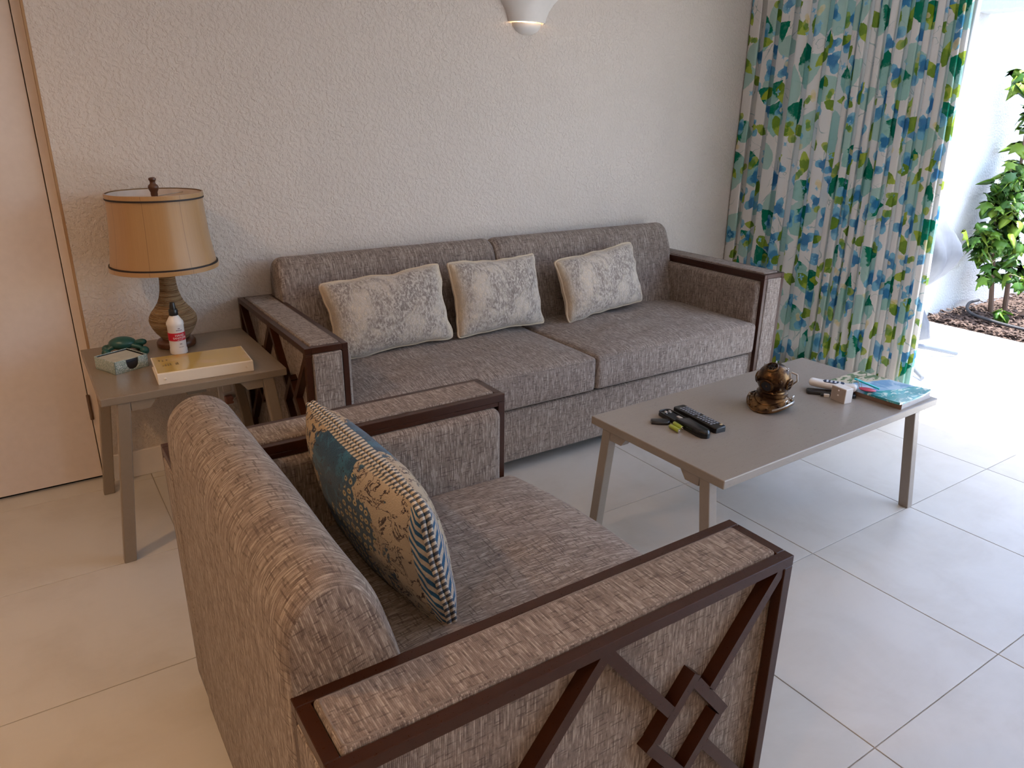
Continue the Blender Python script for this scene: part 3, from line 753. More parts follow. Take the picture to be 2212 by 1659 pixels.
# ================================================================== PILLOWS
def pillow_bm(a, b, t, seed, pinch=0.10, n=30, wr=0.006, ex=0.5, boxed=0.0):
    """pillow in the local x-z plane, thickness along y"""
    bm = bmesh.new(); uvl = bm.loops.layers.uv.verify(); F = {}
    for s in (-1, 1):
        for i in range(n+1):
            for j in range(n+1):
                u, v = -1+2*i/n, -1+2*j/n
                u, v = sin(u*pi/2)*0.5+u*0.5, sin(v*pi/2)*0.5+v*0.5
                edge = (i in (0, n)) or (j in (0, n))
                if edge and s == 1 and (-1, i, j) in F and not boxed: F[(1, i, j)] = F[(-1, i, j)]; continue
                px = a*u*(1-pinch*(1-v*v)*abs(u)**2); pz = b*v*(1-pinch*(1-u*u)*abs(v)**2)
                nz = noise.noise(Vector((u*2.1+seed, v*2.1, s*3.7)))
                cc = 1-0.07*(abs(u)*abs(v))**7; px *= cc; pz *= cc
                px += noise.noise(Vector((v*3+seed, 5.1, u)))*0.010*abs(u)**3; pz += noise.noise(Vector((u*3+seed, 9.1, v)))*0.010*abs(v)**3
                h = t*(max(0, (1-u*u))*max(0, (1-v*v)))**ex
                h += (nz*wr + noise.noise(Vector((u*6+seed, v*6, s)))*wr*0.5)*min(1, h/t*2)
                # radial gathers near the corners
                h += 0.004*sin(10*math.atan2(v-0.2, u-0.1)+seed)*abs(u*v)**1.5*min(1, h/t*3)
                F[(s, i, j)] = bm.verts.new((px, s*(h+boxed), pz))
    for s in (-1, 1):
        for i in range(n):
            for j in range(n):
                vs = [F[(s, i, j)], F[(s, i+1, j)], F[(s, i+1, j+1)], F[(s, i, j+1)]]; ij = [(i, j), (i+1, j), (i+1, j+1), (i, j+1)]
                if s == 1: vs = vs[::-1]; ij = ij[::-1]
                f = bm.faces.new(vs); f.smooth = True
                for l, (p, q) in zip(f.loops, ij): l[uvl].uv = (-1+2*p/n, -1+2*q/n)
    bmesh.ops.recalc_face_normals(bm, faces=bm.faces)
    return bm
def edge_path(a, b, pinch, seed, n=30, y=0.0):
    P = []
    def pt(u, v):
        u, v = sin(u*pi/2)*0.5+u*0.5, sin(v*pi/2)*0.5+v*0.5
        px = a*u*(1-pinch*(1-v*v)*abs(u)**2); pz = b*v*(1-pinch*(1-u*u)*abs(v)**2)
        cc = 1-0.07*(abs(u)*abs(v))**7; px *= cc; pz *= cc
        px += noise.noise(Vector((v*3+seed, 5.1, u)))*0.010*abs(u)**3; pz += noise.noise(Vector((u*3+seed, 9.1, v)))*0.010*abs(v)**3
        return (px, y, pz)
    for i in range(n): P.append(pt(-1+2*i/n, -1))
    for i in range(n): P.append(pt(1, -1+2*i/n))
    for i in range(n): P.append(pt(1-2*i/n, 1))
    for i in range(n): P.append(pt(-1, 1-2*i/n))
    return P
M['cream_edge'] = plain('cream_pillow_edge', (0.56, 0.46, 0.34), 0.9, bscale=300, bstr=0.5)
for k, (loc, rot, a, b, lab) in enumerate([
        ((0.668, -0.325, 0.632), (radians(-17), radians(-4.0), radians(-4)), 0.272, 0.168, 'mottled cream plush pillow on the sofa beside the arm next to the lamp table'),
        ((1.205, -0.318, 0.638), (radians(-16), radians(1.5), radians(6)), 0.258, 0.170, 'mottled cream plush pillow in the middle of the sofa by the seam'),
        ((1.808, -0.322, 0.632), (radians(-17), radians(-4.5), radians(5)), 0.272, 0.160, 'mottled cream plush pillow on the sofa nearest the curtain')]):
    t = thing('throw_pillow', lab, 'pillow', loc, rot=rot, group='cream plush pillows on the sofa')
    obj('pillow_cover', pillow_bm(a, b, 0.078, k*7.3, 0.105, ex=0.42), M['hide'], t, True, sharp=0)
    obj('piping', tube(edge_path(a, b, 0.105, k*7.3), 0.005, 6, True), M['cream_edge'], t, True, sharp=0)
t = thing('throw_pillow', 'blue and tan patterned throw pillow with striped border leaning in the armchair', 'pillow', (-0.022, -1.745, 0.612), rot=(radians(-12), 0, radians(90)))
obj('pillow_cover', pillow_bm(0.305, 0.160, 0.078, 55.0, 0.05, 34, 0.004, 0.42), M['blue'], t, True, sharp=0)
def mk_ticking():
    g = G_('ticking_cord'); p = g.coord('Object'); x, y, z = g.sep(p)
    st = g.ss(g.m('SINE', (x+z)*420.0), -0.2, 0.2)
    return g.bsdf(g.mix(st, (0.08, 0.10, 0.13), (0.62, 0.56, 0.47)), 0.9, g.bump(st, 0.5, 0.002))
M['ticking'] = mk_ticking()
for y in (-0.006, 0.006):
    obj('piping', tube(edge_path(0.305, 0.160, 0.05, 55.0, 30, y), 0.0055, 6, True), M['ticking'], t, True, sharp=0)

# ================================================================== TABLES
def bracket(x0, x1, z0, z1, y0, y1, side):
    c = (z1-z0)*0.75
    pts = [(x0, z1), (x1, z1), (x1-c, z0), (x0, z0)] if side > 0 else [(x0, z1), (x1, z1), (x1, z0), (x0+c, z0)]
    bm = bmesh.new(); a = [bm.verts.new((x, y0, z)) for x, z in pts]; b = [bm.verts.new((x, y1, z)) for x, z in pts]
    bm.faces.new(a); bm.faces.new(b[::-1])
    for i in range(4): bm.faces.new((a[i], a[(i+1) % 4], b[(i+1) % 4], b[i]))
    bmesh.ops.recalc_face_normals(bm, faces=bm.faces); return bm
def aframe_table(name, label, loc, rz, Ls, Ll, H, top, leg, ti, bo, mat):
    """local: short side Ls along x (the A-frames), long side Ll along y"""
    t = thing(name, label, 'table', loc, rz)
    obj('tabletop', box_bm(-Ls/2, Ls/2, -Ll/2, Ll/2, H-top, H, 0.003, 2), mat, t)
    zt = H-top
    for sy in (-1, 1):
        yc = sy*(Ll/2-0.004-leg*0.45)
        for sx in (-1, 1):
            xt, xb = sx*(Ls/2-ti-leg/2), sx*(Ls/2+bo-leg/2)
            obj('leg', leg_bm((xt, yc, zt), (xb, yc, 0), leg, leg*0.9), mat, t)
            a = abs(xt)-leg*0.5
            x0, x1 = (sx*a, sx*(a-0.075)) if sx < 0 else (sx*(a-0.075), sx*a)
            obj('bracket', bracket(min(x0, x1), max(x0, x1), zt-0.030, zt, yc-0.016, yc+0.016, 1 if sx < 0 else -1), mat, t)
    bm = box_bm(-0.03, 0.03, -Ll/2+0.06, Ll/2-0.06, zt-0.03, zt, 0.001, 1); obj('stretcher', bm, mat, t)
    return t
TX0, TX1, TY0, TY1, TH = -0.4462, 0.1275, -0.6589, -0.0675, 0.5796
aframe_table('side_table', 'grey taupe wooden side table holding the lamp beside the sofa', ((TX0+TX1)/2, (TY0+TY1)/2, 0), 0, TX1-TX0, TY1-TY0, TH, 0.026, 0.038, 0.045, 0.018, M['taupe'])
KX, KY, KA, KL, KW, KH = 1.5468, -1.5832, 0.0226, 1.1758, 0.5711, 0.4497
aframe_table('coffee_table', 'long grey taupe wooden coffee table in front of the sofa', (KX, KY, 0), KA-pi/2, KW, KL, KH, 0.028, 0.038, 0.055, -0.004, M['taupe_x'])

# ================================================================== LAMP
lamp = thing('table_lamp', 'table lamp with gold silk bell shade and coiled rattan base on the side table', 'lamp', (-0.137, -0.188, TH))
obj('base', lathe([(0, 0), (0.062, 0), (0.067, 0.004), (0.068, 0.018), (0.062, 0.027), (0.048, 0.032), (0, 0.032)], 48, False), M['walnut'], lamp, True)
pr = [(0.044, 0.030), (0.050, 0.038), (0.062, 0.052), (0.074, 0.072), (0.081, 0.090), (0.0825, 0.102), (0.080, 0.116), (0.071, 0.132), (0.058, 0.148),
      (0.046, 0.166), (0.0375, 0.186), (0.0315, 0.21), (0.0285, 0.235), (0.0275, 0.26), (0.028, 0.282), (0.0295, 0.296), (0.012, 0.300), (0, 0.300)]
obj('body', lathe(pr, 56, True), M['rope'], lamp, True)
zb, zt = 0.296, 0.556
def shade_r(t): return 0.157 + (0.181-0.157)*(1-t)**1.9
sp = [(shade_r(i/14), zb+(zt-zb)*i/14) for i in range(15)]
def shade_panels(off, rev=False):
    bm = bmesh.new(); n = 72; rings = []
    for r, z in sp:
        ring = []
        for i in range(n):
            th = 2*pi*i/n + 0.35; ph = (th*8/(2*pi)) % 1.0
            k = 1 - 0.024*(1-(2*ph-1)**2) + off
            ring.append(bm.verts.new((r*k*cos(th), r*k*sin(th), z)))
        rings.append(ring)
    for A, B in zip(rings, rings[1:]):
        for i in range(n):
            f = (A[i], A[(i+1) % n], B[(i+1) % n], B[i]); bm.faces.new(f if not rev else f[::-1])
    return bm
sh = obj('shade', shade_panels(0.0), M['silk'], lamp, True, sharp=25)
obj('shade_lining', shade_panels(-0.012, True), M['shade_lining'], sh, True, sharp=0)
for z, w, mm in ((zb+0.006, 0.0075, 'silk'), (zb+0.016, 0.003, 'dark_trim'), (zt-0.004, 0.0075, 'silk'), (zt-0.014, 0.003, 'dark_trim')):
    r = shade_r((z-zb)/(zt-zb)) + 0.0008
    obj('trim_band', lathe([(r-0.003, z-w), (r+0.0015, z-w), (r+0.002, z), (r+0.0015, z+w), (r-0.003, z+w)], 72, False), M[mm], sh, True)
bm = bmesh.new()
for k in range(3): tube([(0, 0, zt-0.012), (0.154*cos(2.1*k+0.75), 0.154*sin(2.1*k+0.75), zt-0.010)], 0.0018, 6, bm=bm)
tube([(0, 0, 0.298), (0, 0, zt-0.010)], 0.004, 8, bm=bm)
obj('spider', bm, M['steel'], lamp, True)
obj('finial', lathe([(q*1.32, z) for q, z in [(0, zt-0.012), (0.008, zt-0.012), (0.009, zt-0.004), (0.0085, zt+0.002), (0.012, zt+0.012), (0.0135, zt+0.020), (0.012, zt+0.026), (0.0075, zt+0.031), (0.0065, zt+0.036),
                     (0.0075, zt+0.041), (0.0095, zt+0.045), (0.009, zt+0.050), (0.005, zt+0.053), (0, zt+0.0535)]], 28, False), M['walnut'], lamp, True)
obj('bulb', sphere(0.028, (0, 0, 0.40), (1, 1, 1.25)), M['ceramic'], lamp, True)

# ================================================================== SIDE TABLE ITEMS
bot = thing('sanitizer_bottle', 'white hand sanitizer spray bottle with red label and black cap in front of the lamp', 'bottle', (-0.149, -0.292, TH), radians(12))
RB = 0.0285
obj('body', lathe([(0, 0), (RB-0.002, 0), (RB+0.0008, 0.003), (RB+0.0008, 0.018), (RB-0.0006, 0.021), (RB-0.0006, 0.104), (RB+0.0008, 0.107), (RB+0.0006, 0.116), (RB-0.005, 0.126), (0.016, 0.138), (0.0125, 0.142), (0.0125, 0.148), (0, 0.148)], 48, False), M['white_plastic'], bot, True)
obj('label_band', lathe([(RB-0.0002, 0.052), (RB+0.0004, 0.0525), (RB+0.0004, 0.0805), (RB-0.0002, 0.081)], 48, False), M['red'], bot, True)
obj('collar', lathe([(0, 0.142), (0.0150, 0.142), (0.0155, 0.144), (0.0150, 0.161), (0.0135, 0.1635), (0, 0.1635)], 36, False), M['black_plastic'], bot, True)
obj('cap', lathe([(0, 0.163), (0.0112, 0.163), (0.0105, 0.172), (0.0085, 0.186), (0.0075, 0.188), (0, 0.188)], 32, False), M['black_plastic'], bot, True)
def wrap_text(body, size, z, mat, parent, ang0=-pi/2, rr=RB+0.0005):
    t = text_bm(body, size)
    for v in t.verts:
        a = ang0 + v.co.x/rr; r = rr + 0.0004 + v.co.z; zz = z + v.co.y
        v.co = (r*cos(a), r*sin(a), zz)
    obj('lettering', t, mat, parent)
wrap_text('HAND', 0.0112, 0.0690, M['white_ink'], bot); wrap_text('SANITIZER', 0.0102, 0.0592, M['white_ink'], bot)
bm = bmesh.new()
def curved_patch(a0, a1, z0, z1, rr):
    t = bmesh.new(); n = 8; A = []; B = []
    for i in range(n+1):
        a = -pi/2 + (a0+(a1-a0)*i/n)/rr; A.append(t.verts.new((rr*cos(a), rr*sin(a), z0))); B.append(t.verts.new((rr*cos(a), rr*sin(a), z1)))
    for i in range(n): t.faces.new((A[i], A[i+1], B[i+1], B[i]))
    return t
for a0, a1, z0, z1 in [(-0.004, 0.0035, 0.0955, 0.0985), (-0.0105, -0.006, 0.0895, 0.092), (-0.005, -0.001, 0.0895, 0.092), (0.0, 0.004, 0.0895, 0.092), (0.005, 0.0105, 0.0895, 0.092),
                       (-0.004, 0.004, 0.041, 0.0425), (-0.004, 0.004, 0.0385, 0.0400), (-0.008, -0.002, 0.0285, 0.0298), (-0.001, 0.008, 0.0285, 0.0298)]:
    merge(bm, curved_patch(a0, a1, z0, z1, RB+0.0006))
obj('print', bm, M['ink'], bot)
bm = bmesh.new()
for a0, a1 in ((-0.010, -0.003), (-0.0015, 0.010)): merge(bm, curved_patch(a0, a1, 0.0548, 0.0560, RB+0.0008))
obj('print', bm, M['white_ink'], bot)

bi = thing('ring_binder', 'white ring binder with yellowed cover lying on the side table', 'binder', (-0.118, -0.525, TH), radians(-3.2))
bl, bw2, bh = 0.298, 0.190, 0.036
obj('back_cover', box_bm(-bl/2, bl/2, -bw2/2, bw2/2, 0, 0.004, 0.0012, 1), M['binder_white'], bi)
obj('front_cover', box_bm(-bl/2, bl/2, -bw2/2, bw2/2, bh-0.004, bh, 0.0015, 2), M['binder_white'], bi)
obj('spine', box_bm(-bl/2, bl/2, -bw2/2-0.004, -bw2/2+0.002, 0, bh, 0.0018, 2), M['binder_white'], bi)
obj('pages', box_bm(-bl/2+0.008, bl/2-0.008, -bw2/2+0.012, bw2/2-0.006, 0.004, bh-0.006), M['pages'], bi)
sheet = obj('cover_sheet', box_bm(-bl/2+0.004, bl/2-0.004, -bw2/2+0.006, bw2/2-0.004, bh-0.001, bh+0.0008, 0.0004, 1), M['yellow'], bi)
bm = bmesh.new(); rr = random.Random(3)
for x, y, w in ((-0.128, 0.045, 0.014), (-0.118, 0.040, 0.016), (-0.105, 0.044, 0.012), (-0.122, -0.018, 0.004), (-0.114, -0.012, 0.020), (-0.106, -0.010, 0.026), (-0.099, -0.008, 0.024), (-0.082, -0.012, 0.020), (-0.077, -0.010, 0.026)):
    box_bm(x, x+0.0022, y-w/2, y+w/2, bh+0.0008, bh+0.0011, bm=bm)
    for q in range(3): box_bm(x-0.0015, x+0.0035, y-w/2+w*q/3, y-w/2+w*q/3+0.002, bh+0.0008, bh+0.0011, bm=bm)
obj('print', bm, plain('faded_ink', (0.16, 0.11, 0.035), 0.6), sheet)
for x in (-bl/2+0.022, bl/2-0.022):
    t = lathe([(0, 0.0022), (0.003, 0.0018), (0.0045, 0.0004), (0.0045, 0), (0, 0)], 20, False)
    bmesh.ops.transform(t, matrix=Matrix.Translation((x, -bw2/2-0.0038, bh*0.5)) @ Matrix.Rotation(radians(90), 4, 'X'), verts=list(t.verts))
    obj('rivet', t, M['chrome'] if False else M['binder_white'], bi, True)

nb = thing('note_box', 'pale glitter memo box with notched front holding silver note paper on the side table', 'box', (-0.344, -0.362, TH), radians(24))
bm = box_bm(-0.058, 0.058, 0.056, 0.059, 0, 0.044, 0.0006, 1); box_bm(-0.059, -0.056, -0.059, 0.059, 0, 0.044, 0.0006, 1, bm)
box_bm(0.056, 0.059, -0.059, 0.059, 0, 0.044, 0.0006, 1, bm); box_bm(-0.059, 0.059, -0.059, 0.059, 0, 0.003, bm=bm)
pts = [(-0.059, 0), (0.059, 0), (0.059, 0.044), (0.027, 0.044)] + [(0.004+0.021*cos(radians(a)), 0.026+0.021*sin(radians(a))) for a in range(0, -181, -20)] + [(-0.019, 0.044), (-0.059, 0.044)]
t = prism(pts, -0.0015, 0.0015); bmesh.ops.transform(t, matrix=Matrix.Translation((0, -0.0575, 0)) @ Matrix.Rotation(radians(90), 4, 'X'), verts=list(t.verts)); merge(bm, t)
obj('case', bm, M['glitter'], nb)
bm = bmesh.new()
for k in range(5): box_bm(-0.051+k*0.0004, 0.051, -0.053+k*0.0003, 0.051, 0.003+k*0.0072, 0.0095+k*0.0072, bm=bm)
obj('note_pad', bm, plain('dark_paper_edges', (0.02, 0.022, 0.03), 0.6), nb)
obj('top_sheet', box_bm(-0.050, 0.050, -0.050, 0.050, 0.0385, 0.0405), M['pad_paper'], nb)
bm = bmesh.new()
for q in (-1, 1): box_bm(q*0.0555-0.0015, q*0.0555+0.0015, -0.056, 0.056, 0.003, 0.0425, bm=bm); box_bm(-0.056, 0.056, q*0.0545-0.0012, q*0.0545+0.0012, 0.003, 0.030 if q < 0 else 0.0425, bm=bm)
obj('lining', bm, M['black_plastic'], nb)

tu = thing('massage_turtle', 'dark teal carved turtle massager with ball feet behind the glitter memo box', 'massager', (-0.318, -0.200, TH), radians(-14))
obj('shell', sphere(0.046, (0, 0, 0.040), (1, 0.74, 0.52)), M['jade'], tu, True)
obj('head', merge(tube([(0.036, -0.004, 0.036), (0.052, -0.008, 0.041), (0.064, -0.010, 0.042)], 0.010, 12, rfn=lambda t: 0.009+0.003*t), sphere(0.0135, (0.066, -0.010, 0.042), (1.1, 0.9, 0.85))), M['jade'], tu, True)
for px, py in ((-0.058, 0.022), (-0.052, -0.028), (0.072, -0.030), (0.046, 0.036)):
    bm = tube([(px*0.45, py*0.5, 0.034), (px*0.8, py*0.85, 0.028), (px, py, 0.016)], 0.007, 10, rfn=lambda t: 0.010-0.004*t)
    sphere(0.0155, (px, py, 0.0155), bm=bm)
    obj('foot', bm, M['jade'], tu, True)

# outlet with hanging plug on the wall under the side table
ot = thing('wall_outlet', 'pale wall outlet plate half hidden under the side table by the sofa', 'outlet', (0.058, WY, 0.285))
obj('plate', box_bm(-0.036, 0.036, -0.006, 0, -0.057, 0.057, 0.003, 2), M['ceramic'], ot)
obj('socket', box_bm(-0.017, 0.017, -0.008, -0.004, 0.006, 0.036, 0.003, 2), M['base'], ot)
obj('plug', box_bm(-0.016, 0.016, -0.040, -0.006, -0.040, -0.008, 0.005, 2), plain('dusky_pink_plug', (0.30, 0.13, 0.10), 0.5), ot)
cd = tube([(0.010, -0.035, -0.03), (0.03, -0.05, -0.005), (0.055, -0.045, 0.0), (0.07, -0.04, -0.05), (0.068, -0.03, -0.15), (0.05, -0.022, -0.27)], 0.003, 8)
obj('plug_cord', cd, plain('clear_grey_cord', (0.35, 0.30, 0.26), 0.4), ot, True)

# ================================================================== COFFEE TABLE ITEMS
def flat_outline(pts, h, bev):
    bm = prism(pts, 0, h); top = [e for e in bm.edges if all(v.co.z > h-1e-6 for v in e.verts)]
    bmesh.ops.bevel(bm, geom=top, offset=bev, segments=3, profile=0.5, affect='EDGES'); return bm
# battery cover
cv = tag(obj('battery_cover', flat_outline([(-0.034, -0.016), (-0.036, 0.0), (-0.034, 0.014), (0.010, 0.019), (0.024, 0.016), (0.030, 0.008), (0.028, -0.010), (0.018, -0.020), (-0.012, -0.021)], 0.011, 0.007), M['black_plastic'], None, True,
    loc=(1.112, -1.482, KH), rot=(0, 0, radians(-38))), 'black curved battery cover lying beside the opened remote', 'battery cover')
for (x, y, a, lab) in ((1.1045, -1.552, -97, 'lime green battery on the coffee table, the one nearer the table edge'), (1.1290, -1.543, -101, 'lime green battery touching the opened black remote')):
    b = thing('battery', lab, 'battery', (x, y, KH+0.0071), radians(a), group='loose lime green batteries')
    rx = Matrix.Rotation(radians(90), 4, 'Y')
    t = lathe([(0, -0.024), (0.0066, -0.024), (0.007, -0.0225), (0.007, 0.0205), (0.0065, 0.0215), (0, 0.0215)], 24, False); bmesh.ops.transform(t, matrix=rx, verts=list(t.verts)); obj('sleeve', t, M['lime'], b, True)
    t = lathe([(0, 0.0215), (0.0062, 0.0215), (0.006, 0.0228), (0.0026, 0.023), (0.0026, 0.0248), (0, 0.025)], 20, False); bmesh.ops.transform(t, matrix=rx, verts=list(t.verts)); obj('terminal', t, M['chrome'], b, True)
# opened remote, face down, battery bay at its far end
rm = thing('remote_control', 'black remote lying face down with open battery compartment', 'remote', (1.1605, -1.540, KH), radians(-97))
L2 = 0.115
pts = [(-L2, -0.014), (-L2+0.006, -0.023), (-L2+0.03, -0.026), (0.0, -0.024), (0.05, -0.022), (0.085, -0.023), (0.105, -0.018), (L2, -0.006), (L2, 0.006), (0.105, 0.018), (0.085, 0.023), (0.05, 0.022), (0.0, 0.024), (-L2+0.03, 0.026), (-L2+0.006, 0.023), (-L2, 0.014)]
bm = flat_outline(pts, 0.012, 0.003)
obj('lower_shell', bm, M['black_plastic'], rm, True)
body = [(-0.020, -0.0245), (0.05, -0.022), (0.085, -0.023), (0.105, -0.018), (L2, -0.006), (L2, 0.006), (0.105, 0.018), (0.085, 0.023), (0.05, 0.022), (-0.008, 0.0245)]
t = flat_outline(body, 0.017, 0.010); bmesh.ops.translate(t, vec=(0, 0, 0.008), verts=list(t.verts)); obj('rear_hump', t, M['black_gloss'], rm, True)
bm = bmesh.new()
ring = [(-L2+0.006, -0.021), (-L2+0.03, -0.024), (-0.018, -0.023)]
for s in (1, -1): tube([(x, y*s, 0.014) for x, y in ring], 0.0022, 6, bm=bm)
tube([(-L2+0.006, 0.021, 0.014), (-L2+0.001, 0.012, 0.014), (-L2+0.001, -0.012, 0.014), (-L2+0.006, -0.021, 0.014)], 0.0022, 6, bm=bm)
obj('compartment_rim', bm, M['black_plastic'], rm, True)
box = box_bm(-0.088, -0.030, -0.017, 0.017, 0.0121, 0.0128); obj('compartment_floor', box, plain('matt_black', (0.004, 0.004, 0.004), 0.9), rm)
bm = box_bm(-0.048, -0.026, 0.003, 0.014, 0.0128, 0.0155, 0.0005, 1); obj('sticker', bm, plain('grey_sticker', (0.42, 0.38, 0.33), 0.5), rm)
for y in (-0.008, 0.008):
    bm = tube([(-0.094+0.012*i/24, y+0.004*cos(i*pi/3), 0.0165+0.003*sin(i*pi/3)) for i in range(25)], 0.0007, 5); obj('contact_spring', bm, M['chrome'], rm, True)
# keypad remote
rk = thing('remote_control', 'black keypad remote with rows of small grey buttons beside the diving helmet', 'remote', (1.2295, -1.538, KH), radians(-96))
obj('case', flat_outline([(-0.106, -0.019), (-0.102, -0.024), (0.0, -0.023), (0.098, -0.025), (0.106, -0.019), (0.106, 0.019), (0.098, 0.025), (0.0, 0.023), (-0.102, 0.024), (-0.106, 0.019)], 0.019, 0.004), M['black_plastic'], rk, True)
k3 = None
for i in range(13):
    for j in range(3):
        if i == 6 and j != 1: continue
        nm = ('button')
        if k3 is None:
            o = obj(nm, box_bm(-0.0036, 0.0036, -0.0044, 0.0044, 0, 0.0022, 0.0009, 1), M['button_grey'], rk); k3 = o.data
        else: o = link(nm, k3, None, rk)
        o.location = (-0.078+i*0.0125, (j-1)*0.0125, 0.0188)
o = obj('button', box_bm(-0.004, 0.004, -0.0045, 0.0045, 0, 0.0022, 0.0009, 1), plain('tan_button', (0.55, 0.42, 0.22), 0.4), rk); o.location = (0.090, 0.014, 0.0188)
# diving helmet (front = +x locally)
hm = thing('diving_helmet', 'small antique brass diving helmet model on the coffee table', 'figurine', (1.548, -1.578, KH), radians(192))
def corselet():
    bm = bmesh.new(); n = 64; rings = []
    for k in range(9):
        t = k/8; ring = []
        for i in range(n):
            th = 2*pi*i/n; c, s = cos(th), sin(th)
            Rx = 0.092 if c > 0 else 0.070; Ry = 0.078
            ro = 1/sqrt((c/Rx)**2+(s/Ry)**2); r = 0.044 + (ro-0.044)*t
            ze = 0.003 + 0.026*s*s; z = 0.050 + (ze-0.050)*(t**0.75)
            ring.append(bm.verts.new((r*c, r*s, z)))
        rings.append(ring)
    for A, B in zip(rings, rings[1:]):
        for i in range(n): bm.faces.new((A[i], B[i], B[(i+1) % n], A[(i+1) % n]))
    low = [bm.verts.new((v.co.x, v.co.y, v.co.z-0.003)) for v in rings[-1]]
    inn = [bm.verts.new((v.co.x, v.co.y, v.co.z-0.004)) for v in rings[0]]
    for i in range(n):
        j = (i+1) % n; bm.faces.new((rings[-1][i], low[i], low[j], rings[-1][j])); bm.faces.new((low[i], inn[i], inn[j], low[j]))
    bmesh.ops.recalc_face_normals(bm, faces=bm.faces); return bm
cs = obj('corselet', corselet(), M['brass'], hm, True, sharp=60)
def rim_pt(th, f=1.0, dz=0.0):
    c, s = cos(th), sin(th); Rx = 0.092 if c > 0 else 0.070
    ro = f/sqrt((c/Rx)**2+(s/0.078)**2); tt = (ro-0.044)/(ro/f-0.044)
    return Vector((ro*c, ro*s, 0.050 + (0.003+0.026*s*s-0.050)*max(0, tt)**0.75 + dz))
obj('rim_band', tube([rim_pt(2*pi*i/64, 1.0, 0.0015) for i in range(64)], 0.0028, 6, True), M['brass'], cs, True)
obj('rim_band', tube([rim_pt(2*pi*i/64, 0.72, 0.0015) for i in range(64)], 0.0022, 6, True), M['brass'], cs, True)
for i in range(12): obj('stud', sphere(0.0042, rim_pt(2*pi*(i+0.5)/12, 0.86, 0.002), u=12, v=8), M['brass'], cs, True)
obj('collar', lathe([(0.047, 0.046), (0.053, 0.048), (0.053, 0.058), (0.047, 0.061), (0.045, 0.066), (0.040, 0.066)], 44, False), M['brass'], hm, True)
HC = Vector((0, 0, 0.103)); HR = 0.0575
obj('dome', sphere(HR, HC, (1, 1, 1.0), u=40, v=24), M['brass'], hm, True)
def window(direction, r, grid, ope=False):
    d = Vector(direction).normalized(); q = d.to_track_quat('Z', 'Y').to_matrix().to_4x4(); base = HC + d*(HR*cos(math.asin(min(0.95, r/HR)))-0.001)
    m = Matrix.Translation(base) @ q
    w = obj('window_ring', lathe([(r-0.005, -0.002), (r, -0.003), (r+0.001, 0.006), (r-0.002, 0.009), (r-0.006, 0.008), (r-0.006, 0.001)], 36, False), M['brass'], hm, True)
    w.data.transform(m)
    t = lathe([(0, 0.0062), (r-0.005, 0.0062), (r-0.005, 0.0), (0, 0)], 32, False); bmesh.ops.transform(t, matrix=m, verts=list(t.verts)); obj('glass', t, M['dark_glass'], w, True)
    if grid:
        bm = bmesh.new()
        for s in (-1, 1):
            off = s*r*0.30; hl = sqrt(max(0, (r-0.004)**2-off**2))
            tube([(off, -hl, 0.0085), (off, hl, 0.0085)], 0.0011, 6, bm=bm); tube([(-hl, off, 0.0085), (hl, off, 0.0085)], 0.0011, 6, bm=bm)
        bmesh.ops.transform(bm, matrix=m, verts=list(bm.verts)); obj('grille', bm, M['brass'], w, True)
window((1, 0.0, -0.25), 0.0245, False); window((0.55, 0, 0.95), 0.0215, True); window((0, 1, -0.12), 0.021, True); window((0, -1, -0.12), 0.021, True)
def knob(direction, r, h=0.006):
    d = Vector(direction).normalized(); m = Matrix.Translation(HC + d*(HR-0.002)) @ d.to_track_quat('Z', 'Y').to_matrix().to_4x4()
    t = lathe([(0, h), (r*0.7, h), (r, h*0.7), (r, 0), (0, 0)], 20, False); bmesh.ops.transform(t, matrix=m, verts=list(t.verts)); obj('knob', t, M['brass'], hm, True)
knob((0.72, 0.72, 0.12), 0.007); knob((0.75, -0.66, 0.05), 0.010, 0.008); knob((0.62, 0.72, -0.45), 0.006); knob((0.7, 0.5, -0.72), 0.007)
for d in ((0, 0, 1), (-0.1, 0.72, 0.72), (-0.1, -0.72, 0.72)):
    d = Vector(d).normalized(); p = HC + d*(HR+0.003)
    obj('eyelet', torus(0.0042, 0.0013, 16, 6, Matrix.Translation(p) @ Matrix.Rotation(radians(90), 4, 'X')), M['steel'], hm, True)
bm = tube([HC+Vector((-0.030, 0.052, -0.02)), HC+Vector((-0.035, 0.068, 0.0)), HC+Vector((-0.03, 0.066, 0.024)), HC+Vector((-0.024, 0.048, 0.030))], 0.0035, 8); obj('handle', bm, M['steel'], hm, True)
obj('hinge_plate', box_bm(0.030, 0.046, 0.030, 0.044, 0.080, 0.088, 0.001, 1), M['brass'], hm)
for s in (-1, 1):
    for px in (-0.03, 0.028):
        b = rim_pt(math.atan2(s*0.06, px), 0.90, 0.002)
        bm = tube([b, b+Vector((0, 0, 0.012))], 0.0022, 8); sphere(0.004, b+Vector((0, 0, 0.012)), bm=bm, u=10, v=6)
        tube([b+Vector((-0.009, 0, 0.015)), b+Vector((0, 0, 0.010)), b+Vector((0.009, 0, 0.015))], 0.0024, 6, bm=bm); obj('wing_nut', bm, M['steel'], hm, True)
    bm = tube([rim_pt(s*(0.5+0.16*i), 0.97, 0.0045) for i in range(14)], 0.0034, 8); obj('clamp_bar', bm, M['steel'] if s > 0 else M['brass'], hm, True)
